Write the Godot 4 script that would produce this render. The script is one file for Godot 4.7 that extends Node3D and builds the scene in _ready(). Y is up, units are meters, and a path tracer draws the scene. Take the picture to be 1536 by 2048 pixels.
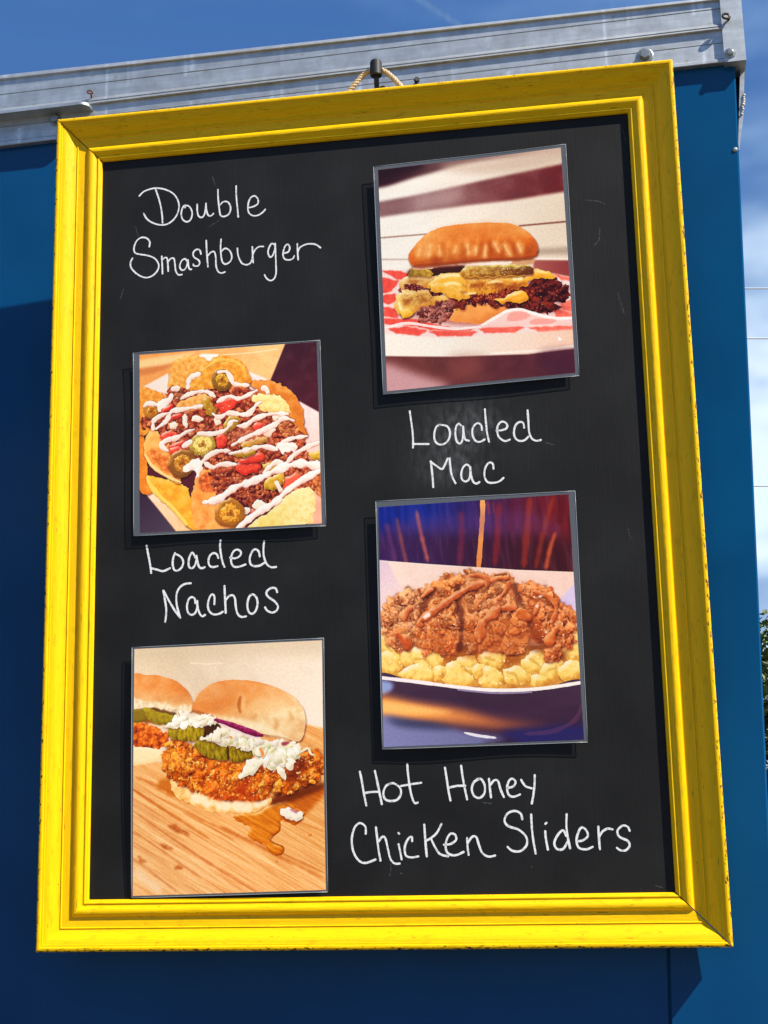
extends Node3D
# A framed menu chalkboard hung on the side of a blue food trailer, seen from slightly below in hard sun.

const FRAME_W := 0.72
const FRAME_H := 0.9518
const FRAME_YAW := 0.032
const FRAME_LEAN := 0.040
const BOARD_Z := -0.018

var mats := {}
var taken := {}


# ---------------------------------------------------------------- painting of the printed photographs and wear
class Paint:
	var w: int
	var h: int
	var px: PackedVector3Array
	var cell := FastNoiseLite.new()
	var fbm := FastNoiseLite.new()
	var wob := FastNoiseLite.new()
	var rng := RandomNumberGenerator.new()

	func _init(width: int, height: int, background: Color, random_seed: int) -> void:
		w = width
		h = height
		px = PackedVector3Array()
		px.resize(w * h)
		px.fill(v(background))
		rng.seed = random_seed
		fbm.seed = random_seed
		fbm.noise_type = FastNoiseLite.TYPE_SIMPLEX_SMOOTH
		fbm.fractal_type = FastNoiseLite.FRACTAL_FBM
		fbm.fractal_octaves = 4
		fbm.frequency = 1.0
		cell.seed = random_seed + 7
		cell.noise_type = FastNoiseLite.TYPE_CELLULAR
		cell.cellular_return_type = FastNoiseLite.RETURN_DISTANCE
		cell.cellular_jitter = 1.0
		cell.fractal_type = FastNoiseLite.FRACTAL_FBM
		cell.fractal_octaves = 2
		cell.frequency = 1.0
		cell.domain_warp_enabled = true
		cell.domain_warp_amplitude = 0.6
		cell.domain_warp_frequency = 0.8
		wob.seed = random_seed + 13
		wob.noise_type = FastNoiseLite.TYPE_SIMPLEX_SMOOTH
		wob.frequency = 1.0

	func v(c: Color) -> Vector3:
		return Vector3(c.r, c.g, c.b)

	func points(flat: Array) -> PackedVector2Array:
		var out := PackedVector2Array()
		for i in range(0, flat.size() - 1, 2):
			out.append(Vector2(float(flat[i]) * w / 1000.0, float(flat[i + 1]) * h / 1000.0))
		return out

	func curve(p: PackedVector2Array, closed: bool, step := 3.0) -> PackedVector2Array:
		var out := PackedVector2Array()
		var n := p.size()
		var last := n if closed else n - 1
		for i in last:
			var a := p[(i - 1 + n) % n] if closed or i > 0 else p[0]
			var b := p[i]
			var c := p[(i + 1) % n]
			var d := p[(i + 2) % n] if closed or i + 2 < n else p[n - 1]
			var k := maxi(1, int(b.distance_to(c) / step))
			for j in k:
				out.append(b.cubic_interpolate(c, a, d, float(j) / k))
		if not closed:
			out.append(p[n - 1])
		return out

	# A filled outline: coverage "m" and a rounded height field "z" over a box of pixels.
	func area(flat: Array, smooth := true, wobble := 0.0, soft := 0, puff := 0, wob_freq := 0.06) -> Dictionary:
		var p := points(flat)
		if smooth:
			p = curve(p, true)
		elif wobble > 0.0:
			var q := PackedVector2Array()
			for i in p.size():
				var a := p[i]
				var b := p[(i + 1) % p.size()]
				var k := maxi(1, int(a.distance_to(b) / 3.0))
				for j in k:
					q.append(a.lerp(b, float(j) / k))
			p = q
		if wobble > 0.0:
			for i in p.size():
				var a := p[i]
				p[i] = a + wobble * Vector2(wob.get_noise_2d(a.x * wob_freq, a.y * wob_freq), wob.get_noise_2d(a.x * wob_freq + 91.0, a.y * wob_freq + 37.0)) * 1.6
		return fill(p, soft, puff)

	func fill(p: PackedVector2Array, soft: int, puff: int) -> Dictionary:
		var lo := p[0]
		var hi := p[0]
		for q in p:
			lo = lo.min(q)
			hi = hi.max(q)
		var pad := soft * 2 + 5
		var x0 := clampi(int(floor(lo.x)) - pad, 0, w - 1)
		var y0 := clampi(int(floor(lo.y)) - pad, 0, h - 1)
		var x1 := clampi(int(ceil(hi.x)) + pad, 0, w - 1)
		var y1 := clampi(int(ceil(hi.y)) + pad, 0, h - 1)
		var bw := x1 - x0 + 1
		var bh := y1 - y0 + 1
		var m := PackedFloat32Array()
		m.resize(bw * bh)
		var n := p.size()
		# crossings per sub-row
		var rows := bh * 3
		var hits := []
		hits.resize(rows)
		for r in rows:
			hits[r] = PackedFloat32Array()
		for i in n:
			var a := p[i]
			var b := p[(i + 1) % n]
			if a.y == b.y:
				continue
			if a.y > b.y:
				var t := a
				a = b
				b = t
			var r0 := maxi(0, int(ceil((a.y - y0) * 3.0 - 0.5)))
			var r1 := mini(rows - 1, int(ceil((b.y - y0) * 3.0 - 0.5)) - 1)
			for r in range(r0, r1 + 1):
				var y := y0 + (r + 0.5) / 3.0
				hits[r].append(a.x + (b.x - a.x) * (y - a.y) / (b.y - a.y))
		for r in rows:
			var xs: PackedFloat32Array = hits[r]
			if xs.size() < 2:
				continue
			xs.sort()
			var base := (r / 3) * bw
			for k in range(0, xs.size() - 1, 2):
				var xa := clampf(xs[k] - x0, 0.0, bw)
				var xb := clampf(xs[k + 1] - x0, 0.0, bw)
				var ia := int(xa)
				var ib := int(xb)
				if ia == ib:
					if ia < bw:
						m[base + ia] += (xb - xa) / 3.0
				else:
					m[base + ia] += (ia + 1 - xa) / 3.0
					for x in range(ia + 1, ib):
						m[base + x] += 0.3333333
					if ib < bw:
						m[base + ib] += (xb - ib) / 3.0
		if soft > 0:
			m = blur(m, bw, bh, soft)
			m = blur(m, bw, bh, soft)
		var z := PackedFloat32Array()
		if puff > 0:
			z = blur(m, bw, bh, puff)
			z = blur(z, bw, bh, maxi(1, puff / 2))
		return {"x": x0, "y": y0, "w": bw, "h": bh, "m": m, "z": z, "puff": float(puff)}

	func blur(src: PackedFloat32Array, bw: int, bh: int, r: int) -> PackedFloat32Array:
		var tmp := PackedFloat32Array()
		tmp.resize(bw * bh)
		var k := 1.0 / (2 * r + 1)
		for y in bh:
			var b := y * bw
			var s := 0.0
			for x in range(-r, r + 1):
				s += src[b + clampi(x, 0, bw - 1)]
			for x in bw:
				tmp[b + x] = s * k
				s += src[b + mini(x + r + 1, bw - 1)] - src[b + maxi(x - r, 0)]
		var out := PackedFloat32Array()
		out.resize(bw * bh)
		for x in bw:
			var s := 0.0
			for y in range(-r, r + 1):
				s += tmp[clampi(y, 0, bh - 1) * bw + x]
			for y in bh:
				out[y * bw + x] = s * k
				s += tmp[mini(y + r + 1, bh - 1) * bw + x] - tmp[maxi(y - r, 0) * bw + x]
		return out

	# Round strokes along paths; radius in thousandths of the width.
	func stroke(paths: Array, radius: float, wobble := 0.25, tip := 0.6) -> Dictionary:
		var r := radius * w / 1000.0
		var lo := Vector2(w, h)
		var hi := Vector2.ZERO
		var all := []
		for flat in paths:
			var p := curve(points(flat), false, maxf(0.6, r * 0.12))
			all.append(p)
			for q in p:
				lo = lo.min(q)
				hi = hi.max(q)
		var pad := r * 1.6 + 2.0
		var x0 := clampi(int(lo.x - pad), 0, w - 1)
		var y0 := clampi(int(lo.y - pad), 0, h - 1)
		var x1 := clampi(int(hi.x + pad), 0, w - 1)
		var y1 := clampi(int(hi.y + pad), 0, h - 1)
		var bw := x1 - x0 + 1
		var bh := y1 - y0 + 1
		var m := PackedFloat32Array()
		var z := PackedFloat32Array()
		m.resize(bw * bh)
		z.resize(bw * bh)
		for p in all:
			var n: int = p.size()
			for i in n:
				var q: Vector2 = p[i]
				var e := minf(minf(i, n - 1 - i) / maxf(1.0, n * 0.12), 1.0)
				var rr := r * lerpf(tip, 1.0, e) * (1.0 + wobble * 1.5 * wob.get_noise_2d(q.x * 0.035 + 5.0, q.y * 0.035))
				for y in range(maxi(y0, int(q.y - rr - 1)), mini(y1, int(q.y + rr + 1)) + 1):
					for x in range(maxi(x0, int(q.x - rr - 1)), mini(x1, int(q.x + rr + 1)) + 1):
						var d := Vector2(x + 0.5, y + 0.5).distance_to(q)
						var a := clampf(rr - d + 0.5, 0.0, 1.0)
						if a > 0.0:
							var at := (y - y0) * bw + x - x0
							if a > m[at]:
								m[at] = a
							var zz := sqrt(maxf(0.0, 1.0 - d * d / (rr * rr)))
							if zz > z[at]:
								z[at] = zz
		return {"x": x0, "y": y0, "w": bw, "h": bh, "m": m, "z": z, "puff": r}

	func soften(l: Dictionary, r: int) -> Dictionary:
		l.m = blur(blur(l.m, l.w, l.h, r), l.w, l.h, r)
		l.z = PackedFloat32Array()
		return l

	# Lays a layer down. o: dark, light, to (second colour) with g [x0, y0, x1, y1], freq, amt, kind, emboss, turn, stretch, lit, spec, alpha, rim
	func put(l: Dictionary, base: Color, o := {}) -> void:
		if o.has("sh"):
			var deep: float = o.sh
			var sm := blur(l.m, l.w, l.h, 3)
			for y in l.h:
				for x in l.w:
					var X: int = x + l.x + 1
					var Y: int = y + l.y + 3
					if X < w and Y < h:
						var i := Y * w + X
						var k := 1.0 - deep * minf(sm[y * l.w + x], 1.0)
						px[i] = px[i] * Vector3(k, k * (0.6 + 0.4 * k), k * (0.6 + 0.4 * k))
		var c0 := v(base)
		var dark := v(o.get("dark", base.darkened(0.5)))
		var light := v(o.get("light", base.lightened(0.4)))
		var two: bool = o.has("to")
		var c1 := v(o.get("to", base))
		var g: Array = o.get("g", [0, 0, 0, 1000])
		var ga := Vector2(float(g[0]) * w / 1000.0, float(g[1]) * h / 1000.0)
		var gd := Vector2(float(g[2]) * w / 1000.0, float(g[3]) * h / 1000.0) - ga
		var gl := maxf(gd.length_squared(), 0.001)
		var freq: float = o.get("freq", 0.06)
		var amt: float = o.get("amt", 0.0)
		var emb: float = o.get("emboss", 0.0)
		var cells: bool = o.get("kind", "fbm") == "cell"
		var turn: float = o.get("turn", 0.0)
		var stretch: float = o.get("stretch", 1.0)
		var ct := cos(turn)
		var sn := sin(turn)
		var lit: float = o.get("lit", 0.0)
		var spec: float = o.get("spec", 0.0)
		var rim: float = o.get("rim", 0.0)
		var alpha: float = o.get("alpha", 1.0)
		var sun := Vector2(o.get("sx", -0.45), o.get("sy", -0.9))
		var bw: int = l.w
		var bh: int = l.h
		var x0: int = l.x
		var y0: int = l.y
		var m: PackedFloat32Array = l.m
		var z: PackedFloat32Array = l.z
		var has_z := z.size() > 0
		var steep: float = maxf(l.puff, 1.0)
		var noise := cell if cells else fbm
		for y in bh:
			for x in bw:
				var i := y * bw + x
				var a := m[i]
				if a < 0.004:
					continue
				a = minf(a, 1.0) * alpha
				var X := x + x0
				var Y := y + y0
				var c := c0
				if two:
					c = c0.lerp(c1, clampf((Vector2(X, Y) - ga).dot(gd) / gl, 0.0, 1.0))
				var t := 0.0
				if amt != 0.0 or emb != 0.0:
					var u := (X * ct + Y * sn) * freq / stretch
					var q := (Y * ct - X * sn) * freq
					var n0 := noise.get_noise_2d(u, q)
					if cells:
						n0 = (-n0 - 0.56) * 2.6
					t = n0 * amt
					if emb != 0.0:
						var n1 := noise.get_noise_2d(u + 0.10, q + 0.16)
						if cells:
							n1 = (-n1 - 0.56) * 2.6
						t += (n1 - n0) * emb
				var glint := 0.0
				if has_z:
					var zx := z[y * bw + mini(x + 1, bw - 1)] - z[y * bw + maxi(x - 1, 0)]
					var zy := z[mini(y + 1, bh - 1) * bw + x] - z[maxi(y - 1, 0) * bw + x]
					var n := Vector2(-zx, -zy) * steep * 0.5
					t += n.dot(sun) * lit
					t -= rim * clampf(1.0 - z[i], 0.0, 1.0)
					if spec > 0.0:
						glint = spec * pow(clampf(1.0 - (n - sun * 0.55).length() * 1.1, 0.0, 1.0), 3.0)
				if t < 0.0:
					c = c.lerp(dark, minf(-t, 1.0))
				else:
					c = c.lerp(light, minf(t, 1.0))
				if glint > 0.0:
					c = c.lerp(Vector3.ONE, minf(glint, 0.9))
				var at := Y * w + X
				px[at] = px[at].lerp(c, a)

	func shade(l: Dictionary, c: Color, alpha: float) -> void:
		put(l, c, {"alpha": alpha})

	# Many small crumbs inside an outline, each a lit lump of its own.
	func crumbs(flat: Array, count: int, r0: float, r1: float, tones: Array, o := {}) -> void:
		var p := points(flat)
		var lo := p[0]
		var hi := p[0]
		for q in p:
			lo = lo.min(q)
			hi = hi.max(q)
		var done := 0
		var tries := 0
		while done < count and tries < count * 6:
			tries += 1
			var q := Vector2(rng.randf_range(lo.x, hi.x), rng.randf_range(lo.y, hi.y))
			if not Geometry2D.is_point_in_polygon(q, p):
				continue
			done += 1
			var r := rng.randf_range(r0, r1) * w / 1000.0
			var e := PackedVector2Array()
			var sq := rng.randf_range(0.38, 1.0)
			var tn := rng.randf() * PI
			var k := maxi(6, int(r * 0.9))
			for i in k:
				var an := TAU * i / k
				var rr := r * (1.0 + 0.3 * rng.randf_range(-1, 1))
				rr *= 1.0 + 0.25 * sin(an * 2.0 + sq * 9.0)
				e.append(q + Vector2(cos(an) * rr, sin(an) * rr * sq).rotated(tn))
			e = curve(e, true, 1.5)
			var tone: Color = tones[rng.randi() % tones.size()]
			var f := rng.randf_range(0.85, 1.15)
			put(fill(e, 0, maxi(1, int(r * 0.6))), Color(tone.r * f, tone.g * f, tone.b * f), o)

	func sharpen(k: float) -> void:
		var src := px.duplicate()
		for y in range(1, h - 1):
			for x in range(1, w - 1):
				var i := y * w + x
				var m := (src[i - 1] + src[i + 1] + src[i - w] + src[i + w]) * 0.25
				px[i] = src[i] + (src[i] - m) * k

	# fine uneven tone, as crumb, grease and grain leave it
	func mottle(amount: float, freq: float) -> void:
		for y in h:
			for x in w:
				px[y * w + x] *= 1.0 + amount * fbm.get_noise_2d(x * freq, y * freq + 400.0)

	func glints(flat: Array, count: int, r0: float, r1: float, tone: Color, alpha: float) -> void:
		crumbs(flat, count, r0, r1, [tone], {"alpha": alpha})

	# a printer's punchier tones: contrast round the middle, then saturation
	func develop(contrast: float, colour: float, cast := Vector3.ONE) -> void:
		for i in px.size():
			var c := px[i].clampf(0.0, 1.0)
			c = c.lerp(c * c * (Vector3(3, 3, 3) - 2.0 * c), contrast)
			var l := c.dot(Vector3(0.3, 0.59, 0.11))
			px[i] = Vector3(l, l, l).lerp(c, colour) * cast

	func grain(amount: float) -> void:
		for i in px.size():
			var f := 1.0 + amount * (rng.randf() - 0.5)
			px[i] = px[i] * f

	func texture() -> ImageTexture:
		var bytes := PackedByteArray()
		bytes.resize(w * h * 3)
		for i in px.size():
			var c := px[i]
			bytes[i * 3] = clampi(int(c.x * 255.0), 0, 255)
			bytes[i * 3 + 1] = clampi(int(c.y * 255.0), 0, 255)
			bytes[i * 3 + 2] = clampi(int(c.z * 255.0), 0, 255)
		var im := Image.create_from_data(w, h, false, Image.FORMAT_RGB8, bytes)
		return ImageTexture.create_from_image(im)


# ---------------------------------------------------------------- helpers
func numbered(called: String) -> String:
	var n: int = taken.get(called, 0)
	taken[called] = n + 1
	return called if n == 0 else "%s_%03d" % [called, n]


func tag(o: Node, label: String, category := "", group := "") -> void:
	o.set_meta("label", label)
	if category:
		o.set_meta("category", category)
	if group:
		o.set_meta("group", group)


func thing(called: String, label: String, category: String, group := "") -> Node3D:
	var o := Node3D.new()
	o.name = numbered(called)
	add_child(o, true)
	tag(o, label, category, group)
	return o


func obj(called: String, m: Mesh, material: Material, parent: Node) -> MeshInstance3D:
	var o := MeshInstance3D.new()
	o.name = called
	o.mesh = m
	o.material_override = material
	parent.add_child(o, true)
	return o


func paint(c: Color, rough := 0.6, metal := 0.0, spec := 0.5) -> StandardMaterial3D:
	var m := StandardMaterial3D.new()
	m.albedo_color = c.linear_to_srgb()
	m.roughness = rough
	m.metallic = metal
	m.metallic_specular = spec
	return m


func noise_map(freq: float, as_normal: bool, strength: float, random_seed: int, stretch := false, ramp: Gradient = null) -> Texture2D:
	var n := FastNoiseLite.new()
	n.seed = random_seed
	n.frequency = freq
	n.fractal_octaves = 4
	var t := NoiseTexture2D.new()
	t.width = 512
	t.height = 512
	t.seamless = true
	t.noise = n
	t.as_normal_map = as_normal
	t.bump_strength = strength
	if ramp:
		t.color_ramp = ramp
	return t


func quad(st: SurfaceTool, a: Vector3, b: Vector3, c: Vector3, d: Vector3) -> void:
	# a b c d run clockwise as seen from the front
	for p in [a, b, c, a, c, d]:
		st.add_vertex(p)


func box(st: SurfaceTool, lo: Vector3, hi: Vector3) -> void:
	var p := []
	for i in 8:
		p.append(Vector3(hi.x if i & 1 else lo.x, hi.y if i & 2 else lo.y, hi.z if i & 4 else lo.z))
	for f in [[6, 7, 5, 4], [3, 2, 0, 1], [2, 6, 4, 0], [7, 3, 1, 5], [2, 3, 7, 6], [4, 5, 1, 0]]:
		quad(st, p[f[0]], p[f[1]], p[f[2]], p[f[3]])


func box_mesh(lo: Vector3, hi: Vector3) -> Mesh:
	var st := begin()
	box(st, lo, hi)
	return finish(st)


func begin(smooth := false) -> SurfaceTool:
	var st := SurfaceTool.new()
	st.begin(Mesh.PRIMITIVE_TRIANGLES)
	st.set_smooth_group(0 if smooth else -1)
	return st


func finish(st: SurfaceTool) -> ArrayMesh:
	st.generate_normals()
	return st.commit()


# A convex outline in the xy plane (counter-clockwise seen from +z), from z1 (front) back to z0, front edges chamfered by c.
func slab(outline: PackedVector2Array, z0: float, z1: float, c := 0.0) -> ArrayMesh:
	var st := begin()
	var n := outline.size()
	var inner := outline
	if c > 0.0:
		inner = Geometry2D.offset_polygon(outline, -c)[0]
		if inner.size() != n:
			inner = outline
			c = 0.0
		elif not Geometry2D.is_polygon_clockwise(inner) == Geometry2D.is_polygon_clockwise(outline):
			inner.reverse()
		if c > 0.0:
			var best := 0
			for k in n:
				if inner[k].distance_to(outline[0]) < inner[best].distance_to(outline[0]):
					best = k
			var turned := PackedVector2Array()
			for k in n:
				turned.append(inner[(k + best) % n])
			inner = turned
	var mid := Vector2.ZERO
	for p in inner:
		mid += p / n
	for i in n:
		var a := outline[i]
		var b := outline[(i + 1) % n]
		var ia := inner[i]
		var ib := inner[(i + 1) % n]
		for p in [Vector3(mid.x, mid.y, z1), Vector3(ib.x, ib.y, z1), Vector3(ia.x, ia.y, z1)]:
			st.add_vertex(p)
		if c > 0.0:
			quad(st, Vector3(ia.x, ia.y, z1), Vector3(ib.x, ib.y, z1), Vector3(b.x, b.y, z1 - c), Vector3(a.x, a.y, z1 - c))
		quad(st, Vector3(a.x, a.y, z1 - c), Vector3(b.x, b.y, z1 - c), Vector3(b.x, b.y, z0), Vector3(a.x, a.y, z0))
		for p in [Vector3(mid.x, mid.y, z0), Vector3(a.x, a.y, z0), Vector3(b.x, b.y, z0)]:
			st.add_vertex(p)
	return finish(st)


# A tube along a path.
func tube(st: SurfaceTool, path: PackedVector3Array, radius: float, sides := 8, ends := true) -> void:
	var rings := []
	var side := Vector3.ZERO
	for i in path.size():
		var t := (path[mini(i + 1, path.size() - 1)] - path[maxi(i - 1, 0)]).normalized()
		if side == Vector3.ZERO:
			side = t.cross(Vector3.UP if absf(t.y) < 0.9 else Vector3.RIGHT).normalized()
		side = (side - t * side.dot(t)).normalized()
		var up := t.cross(side)
		var ring := []
		for k in sides:
			var a := TAU * k / sides
			ring.append(path[i] + (side * cos(a) + up * sin(a)) * radius)
		rings.append(ring)
	for i in rings.size() - 1:
		for k in sides:
			var j := (k + 1) % sides
			quad(st, rings[i][k], rings[i + 1][k], rings[i + 1][j], rings[i][j])
	if ends:
		for e in [0, rings.size() - 1]:
			for k in sides:
				var j := (k + 1) % sides
				var tri := [path[e], rings[e][k], rings[e][j]] if e == 0 else [path[e], rings[e][j], rings[e][k]]
				for p in tri:
					st.add_vertex(p)


# A body of revolution round +z at a place: pairs of (radius, z).
func lathe(st: SurfaceTool, at: Vector3, shape: Array, sides := 20, basis := Basis()) -> void:
	for i in shape.size() - 1:
		for k in sides:
			var a := TAU * k / sides
			var b := TAU * (k + 1) / sides
			var p: Vector2 = shape[i]
			var q: Vector2 = shape[i + 1]
			quad(st, at + basis * Vector3(cos(a) * p.x, sin(a) * p.x, p.y), at + basis * Vector3(cos(a) * q.x, sin(a) * q.x, q.y), at + basis * Vector3(cos(b) * q.x, sin(b) * q.x, q.y), at + basis * Vector3(cos(b) * p.x, sin(b) * p.x, p.y))


# ---------------------------------------------------------------- the place
func _ready() -> void:
	var cam := Camera3D.new()
	cam.name = "camera"
	cam.fov = 39.655
	cam.near = 0.02
	cam.far = 900.0
	cam.transform = Transform3D(Basis(Vector3(0.98209, -0.01606, -0.18773), Vector3(0.06008, 0.97104, 0.23125), Vector3(0.17858, -0.23839, 0.95461)), Vector3(0.29691, 1.56272, 1.53567))
	add_child(cam)
	cam.current = true

	var we := WorldEnvironment.new()
	we.name = "environment"
	var env := Environment.new()
	env.background_mode = Environment.BG_SKY
	env.tonemap_mode = Environment.TONE_MAPPER_LINEAR
	env.tonemap_exposure = 1.8
	env.sdfgi_enabled = true
	env.ssao_enabled = true
	env.ssil_enabled = true
	var sky := Sky.new()
	var sm := PanoramaSkyMaterial.new()
	sm.panorama = sky_texture()
	sky.sky_material = sm
	env.sky = sky
	env.background_energy_multiplier = 1.0
	we.environment = env
	add_child(we)

	var sun := DirectionalLight3D.new()
	sun.name = "sun"
	sun.light_energy = 1.6
	sun.light_color = Color(1.0, 0.965, 0.91)
	sun.light_angular_distance = 0.5
	sun.shadow_enabled = true
	add_child(sun)
	sun.look_at_from_position(Vector3(2.24, 2.6, 1.0) * 10.0, Vector3.ZERO, Vector3.UP)

	ground()
	trailer()
	tree_and_cables()
	menu_board()
	menu_photos()
	hook_and_rope()


func sky_texture() -> ImageTexture:
	var w := 1024
	var h := 512
	var n := FastNoiseLite.new()
	n.seed = 5
	n.frequency = 1.0
	n.fractal_octaves = 5
	n.fractal_gain = 0.55
	var big := FastNoiseLite.new()
	big.seed = 21
	big.frequency = 0.5
	big.fractal_octaves = 2
	var bytes := PackedByteArray()
	bytes.resize(w * h * 3)
	var low := Color(0.30, 0.30, 0.30)
	for y in h:
		var e := (0.5 - (y + 0.5) / h) * PI
		for x in w:
			var c := low
			if e > 0.0:
				var az := (x + 0.5) / w * TAU
				var d := Vector3(sin(az) * cos(e), sin(e), -cos(az) * cos(e))
				var t := sin(e)
				# clear air: pale near the horizon, deep blue above
				var k := pow(1.0 - t, 2.6)
				c = SKY_HIGH.lerp(SKY_LOW, k)
				var s := 1.0 / (t + 0.18)
				var p := Vector2(d.x, d.z) * s
				var cover := big.get_noise_2d(p.x * 0.55 + 4.0, p.y * 0.55) * 0.5 + 0.5
				# more cloud low in the east, to the right of the trailer
				cover = clampf(cover + 0.85 * smoothstep(-10.0, 6.0, rad_to_deg(wrapf(az, -PI, PI))) * (1.0 - smoothstep(45.0, 140.0, rad_to_deg(wrapf(az, -PI, PI)))) * (1.0 - smoothstep(0.30, 0.70, t)) - 0.25, 0.0, 1.0)
				var f := n.get_noise_3d(p.x * 1.0 + p.y * 0.4, p.y * 1.5, e * 3.0) * 0.5 + 0.5
				f += 0.16 * n.get_noise_3d(p.x * 4.0, p.y * 6.0, e * 14.0 + 3.0)
				var a := smoothstep(0.60 - 0.6 * cover, 1.15 - 0.35 * cover, f) * (0.3 + 0.7 * cover)
				c = c.lerp(SKY_CLOUD, clampf(a, 0.0, 0.9))
			var i := (y * w + x) * 3
			bytes[i] = int(clampf(c.r, 0, 1) * 255.0)
			bytes[i + 1] = int(clampf(c.g, 0, 1) * 255.0)
			bytes[i + 2] = int(clampf(c.b, 0, 1) * 255.0)
	var im := Image.create_from_data(w, h, false, Image.FORMAT_RGB8, bytes)
	im.resize(4096, 2048, Image.INTERPOLATE_CUBIC)
	# a thin old vapour trail
	var a := Vector2(fposmod(-12.0, 360.0), 35.5)
	var b := Vector2(fposmod(-6.2, 360.0), 32.25)
	for i in 900:
		var q := a.lerp(b, i / 899.0)
		for j in range(-4, 5):
			var x := int(q.x / 360.0 * 4096.0)
			var y := int((90.0 - q.y) / 180.0 * 2048.0) + j
			var f := 0.022 * exp(-j * j / 3.0) * (0.6 + 0.4 * n.get_noise_1d(i * 0.05))
			im.set_pixel(x, y, im.get_pixel(x, y).lerp(SKY_CLOUD, clampf(f, 0.0, 1.0)))
	return ImageTexture.create_from_image(im)

const SKY_HIGH := Color(0.165, 0.305, 0.515)
const SKY_LOW := Color(0.48, 0.58, 0.70)
const SKY_CLOUD := Color(0.76, 0.81, 0.86)


func ground() -> void:
	var st := begin()
	quad(st, Vector3(-400, 0, -400), Vector3(400, 0, -400), Vector3(400, 0, 400), Vector3(-400, 0, 400))
	var ramp := Gradient.new()
	ramp.set_color(0, Color(0.28, 0.26, 0.23))
	ramp.set_color(1, Color(0.43, 0.40, 0.35))
	var m := paint(Color.WHITE, 0.95)
	m.albedo_color = Color.WHITE
	m.albedo_texture = noise_map(0.02, false, 1.0, 3, false, ramp)
	m.uv1_triplanar = true
	m.uv1_world_triplanar = true
	m.uv1_scale = Vector3.ONE * 0.35
	var o := obj("ground", finish(st), m, self)
	o.set_meta("kind", "structure")
	tag(o, "brown gravel lot the food trailer stands on")


# Cross-section swept from x0 to x1; each point may differ between the two ends. Points run from top to bottom on the outside.
func sweep_x(left: Array, right: Array, x0: float, x1: float, steps := 1) -> ArrayMesh:
	var st := begin()
	for s in steps:
		var fa := float(s) / steps
		var fb := float(s + 1) / steps
		for i in left.size() - 1:
			var a: Vector2 = left[i].lerp(right[i], fa)
			var b: Vector2 = left[i].lerp(right[i], fb)
			var c: Vector2 = left[i + 1].lerp(right[i + 1], fb)
			var d: Vector2 = left[i + 1].lerp(right[i + 1], fa)
			quad(st, Vector3(lerpf(x0, x1, fa), a.y, a.x), Vector3(lerpf(x0, x1, fb), b.y, b.x), Vector3(lerpf(x0, x1, fb), c.y, c.x), Vector3(lerpf(x0, x1, fa), d.y, d.x))
	for e in [[x0, left, 1], [x1, right, -1]]:
		var p: Array = e[1]
		for i in range(1, p.size() - 1):
			var tri := [p[0], p[i], p[i + 1]] if e[2] > 0 else [p[0], p[i + 1], p[i]]
			for q in tri:
				st.add_vertex(Vector3(e[0], q.y, q.x))
	return finish(st)


func aluminium() -> StandardMaterial3D:
	# mill-finish aluminium gone dull: streaks along and drips across
	var w := 1024
	var h := 256
	var n := FastNoiseLite.new()
	n.seed = 8
	n.frequency = 1.0
	n.fractal_octaves = 4
	var bytes := PackedByteArray()
	bytes.resize(w * h * 3)
	var drips := []
	var rng := RandomNumberGenerator.new()
	rng.seed = 44
	for i in 26:
		drips.append([rng.randf() * w, rng.randf_range(2.0, 7.0), rng.randf_range(0.05, 0.2), rng.randf() * h * 0.5, rng.randf_range(0.3, 1.0) * h])
	for y in h:
		for x in w:
			var f := 0.735 + 0.07 * n.get_noise_2d(x * 0.006, y * 0.05) + 0.06 * n.get_noise_2d(x * 0.03, y * 0.02 + 50.0) + 0.03 * n.get_noise_2d(x * 0.2, y * 0.2)
			for d in drips:
				var dx: float = (x - d[0]) / d[1]
				if absf(dx) < 2.0 and y > d[3] and y < d[4]:
					f += d[2] * exp(-dx * dx) * (0.7 + 0.6 * n.get_noise_2d(x * 0.1, y * 0.05))
			var dirt := smoothstep(0.42, 0.70, n.get_noise_2d(x * 0.02 + 300.0, y * 0.04))
			var i := (y * w + x) * 3
			bytes[i] = clampi(int(f * 0.97 * (1.0 - 0.08 * dirt) * 255.0), 0, 255)
			bytes[i + 1] = clampi(int(f * (1.0 - 0.12 * dirt) * 255.0), 0, 255)
			bytes[i + 2] = clampi(int(f * 1.02 * (1.0 - 0.20 * dirt) * 255.0), 0, 255)
	var im := Image.create_from_data(w, h, false, Image.FORMAT_RGB8, bytes)
	var m := StandardMaterial3D.new()
	m.albedo_texture = ImageTexture.create_from_image(im)
	m.metallic = 0.8
	m.roughness = 0.5
	m.uv1_triplanar = true
	m.uv1_world_triplanar = true
	m.uv1_scale = Vector3(1.6, 6.0, 1.6)
	return m


func hex_bolt(called: String, at: Vector3, r: float, material: Material, parent: Node, label := "") -> void:
	var st := begin()
	lathe(st, at, [Vector2(0, 0), Vector2(r * 1.35, 0), Vector2(r * 1.35, r * 0.12), Vector2(r * 1.2, r * 0.22), Vector2(0, r * 0.22)], 24)
	var head := []
	lathe(st, at, [Vector2(r * 0.92, r * 0.2), Vector2(r * 0.92, r * 0.8), Vector2(r * 0.78, r * 0.95), Vector2(0, r * 0.97)], 6, Basis(Vector3(0, 0, 1), 0.4))
	var o := obj(called, finish(st), material, parent)
	if label:
		tag(o, label)


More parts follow.
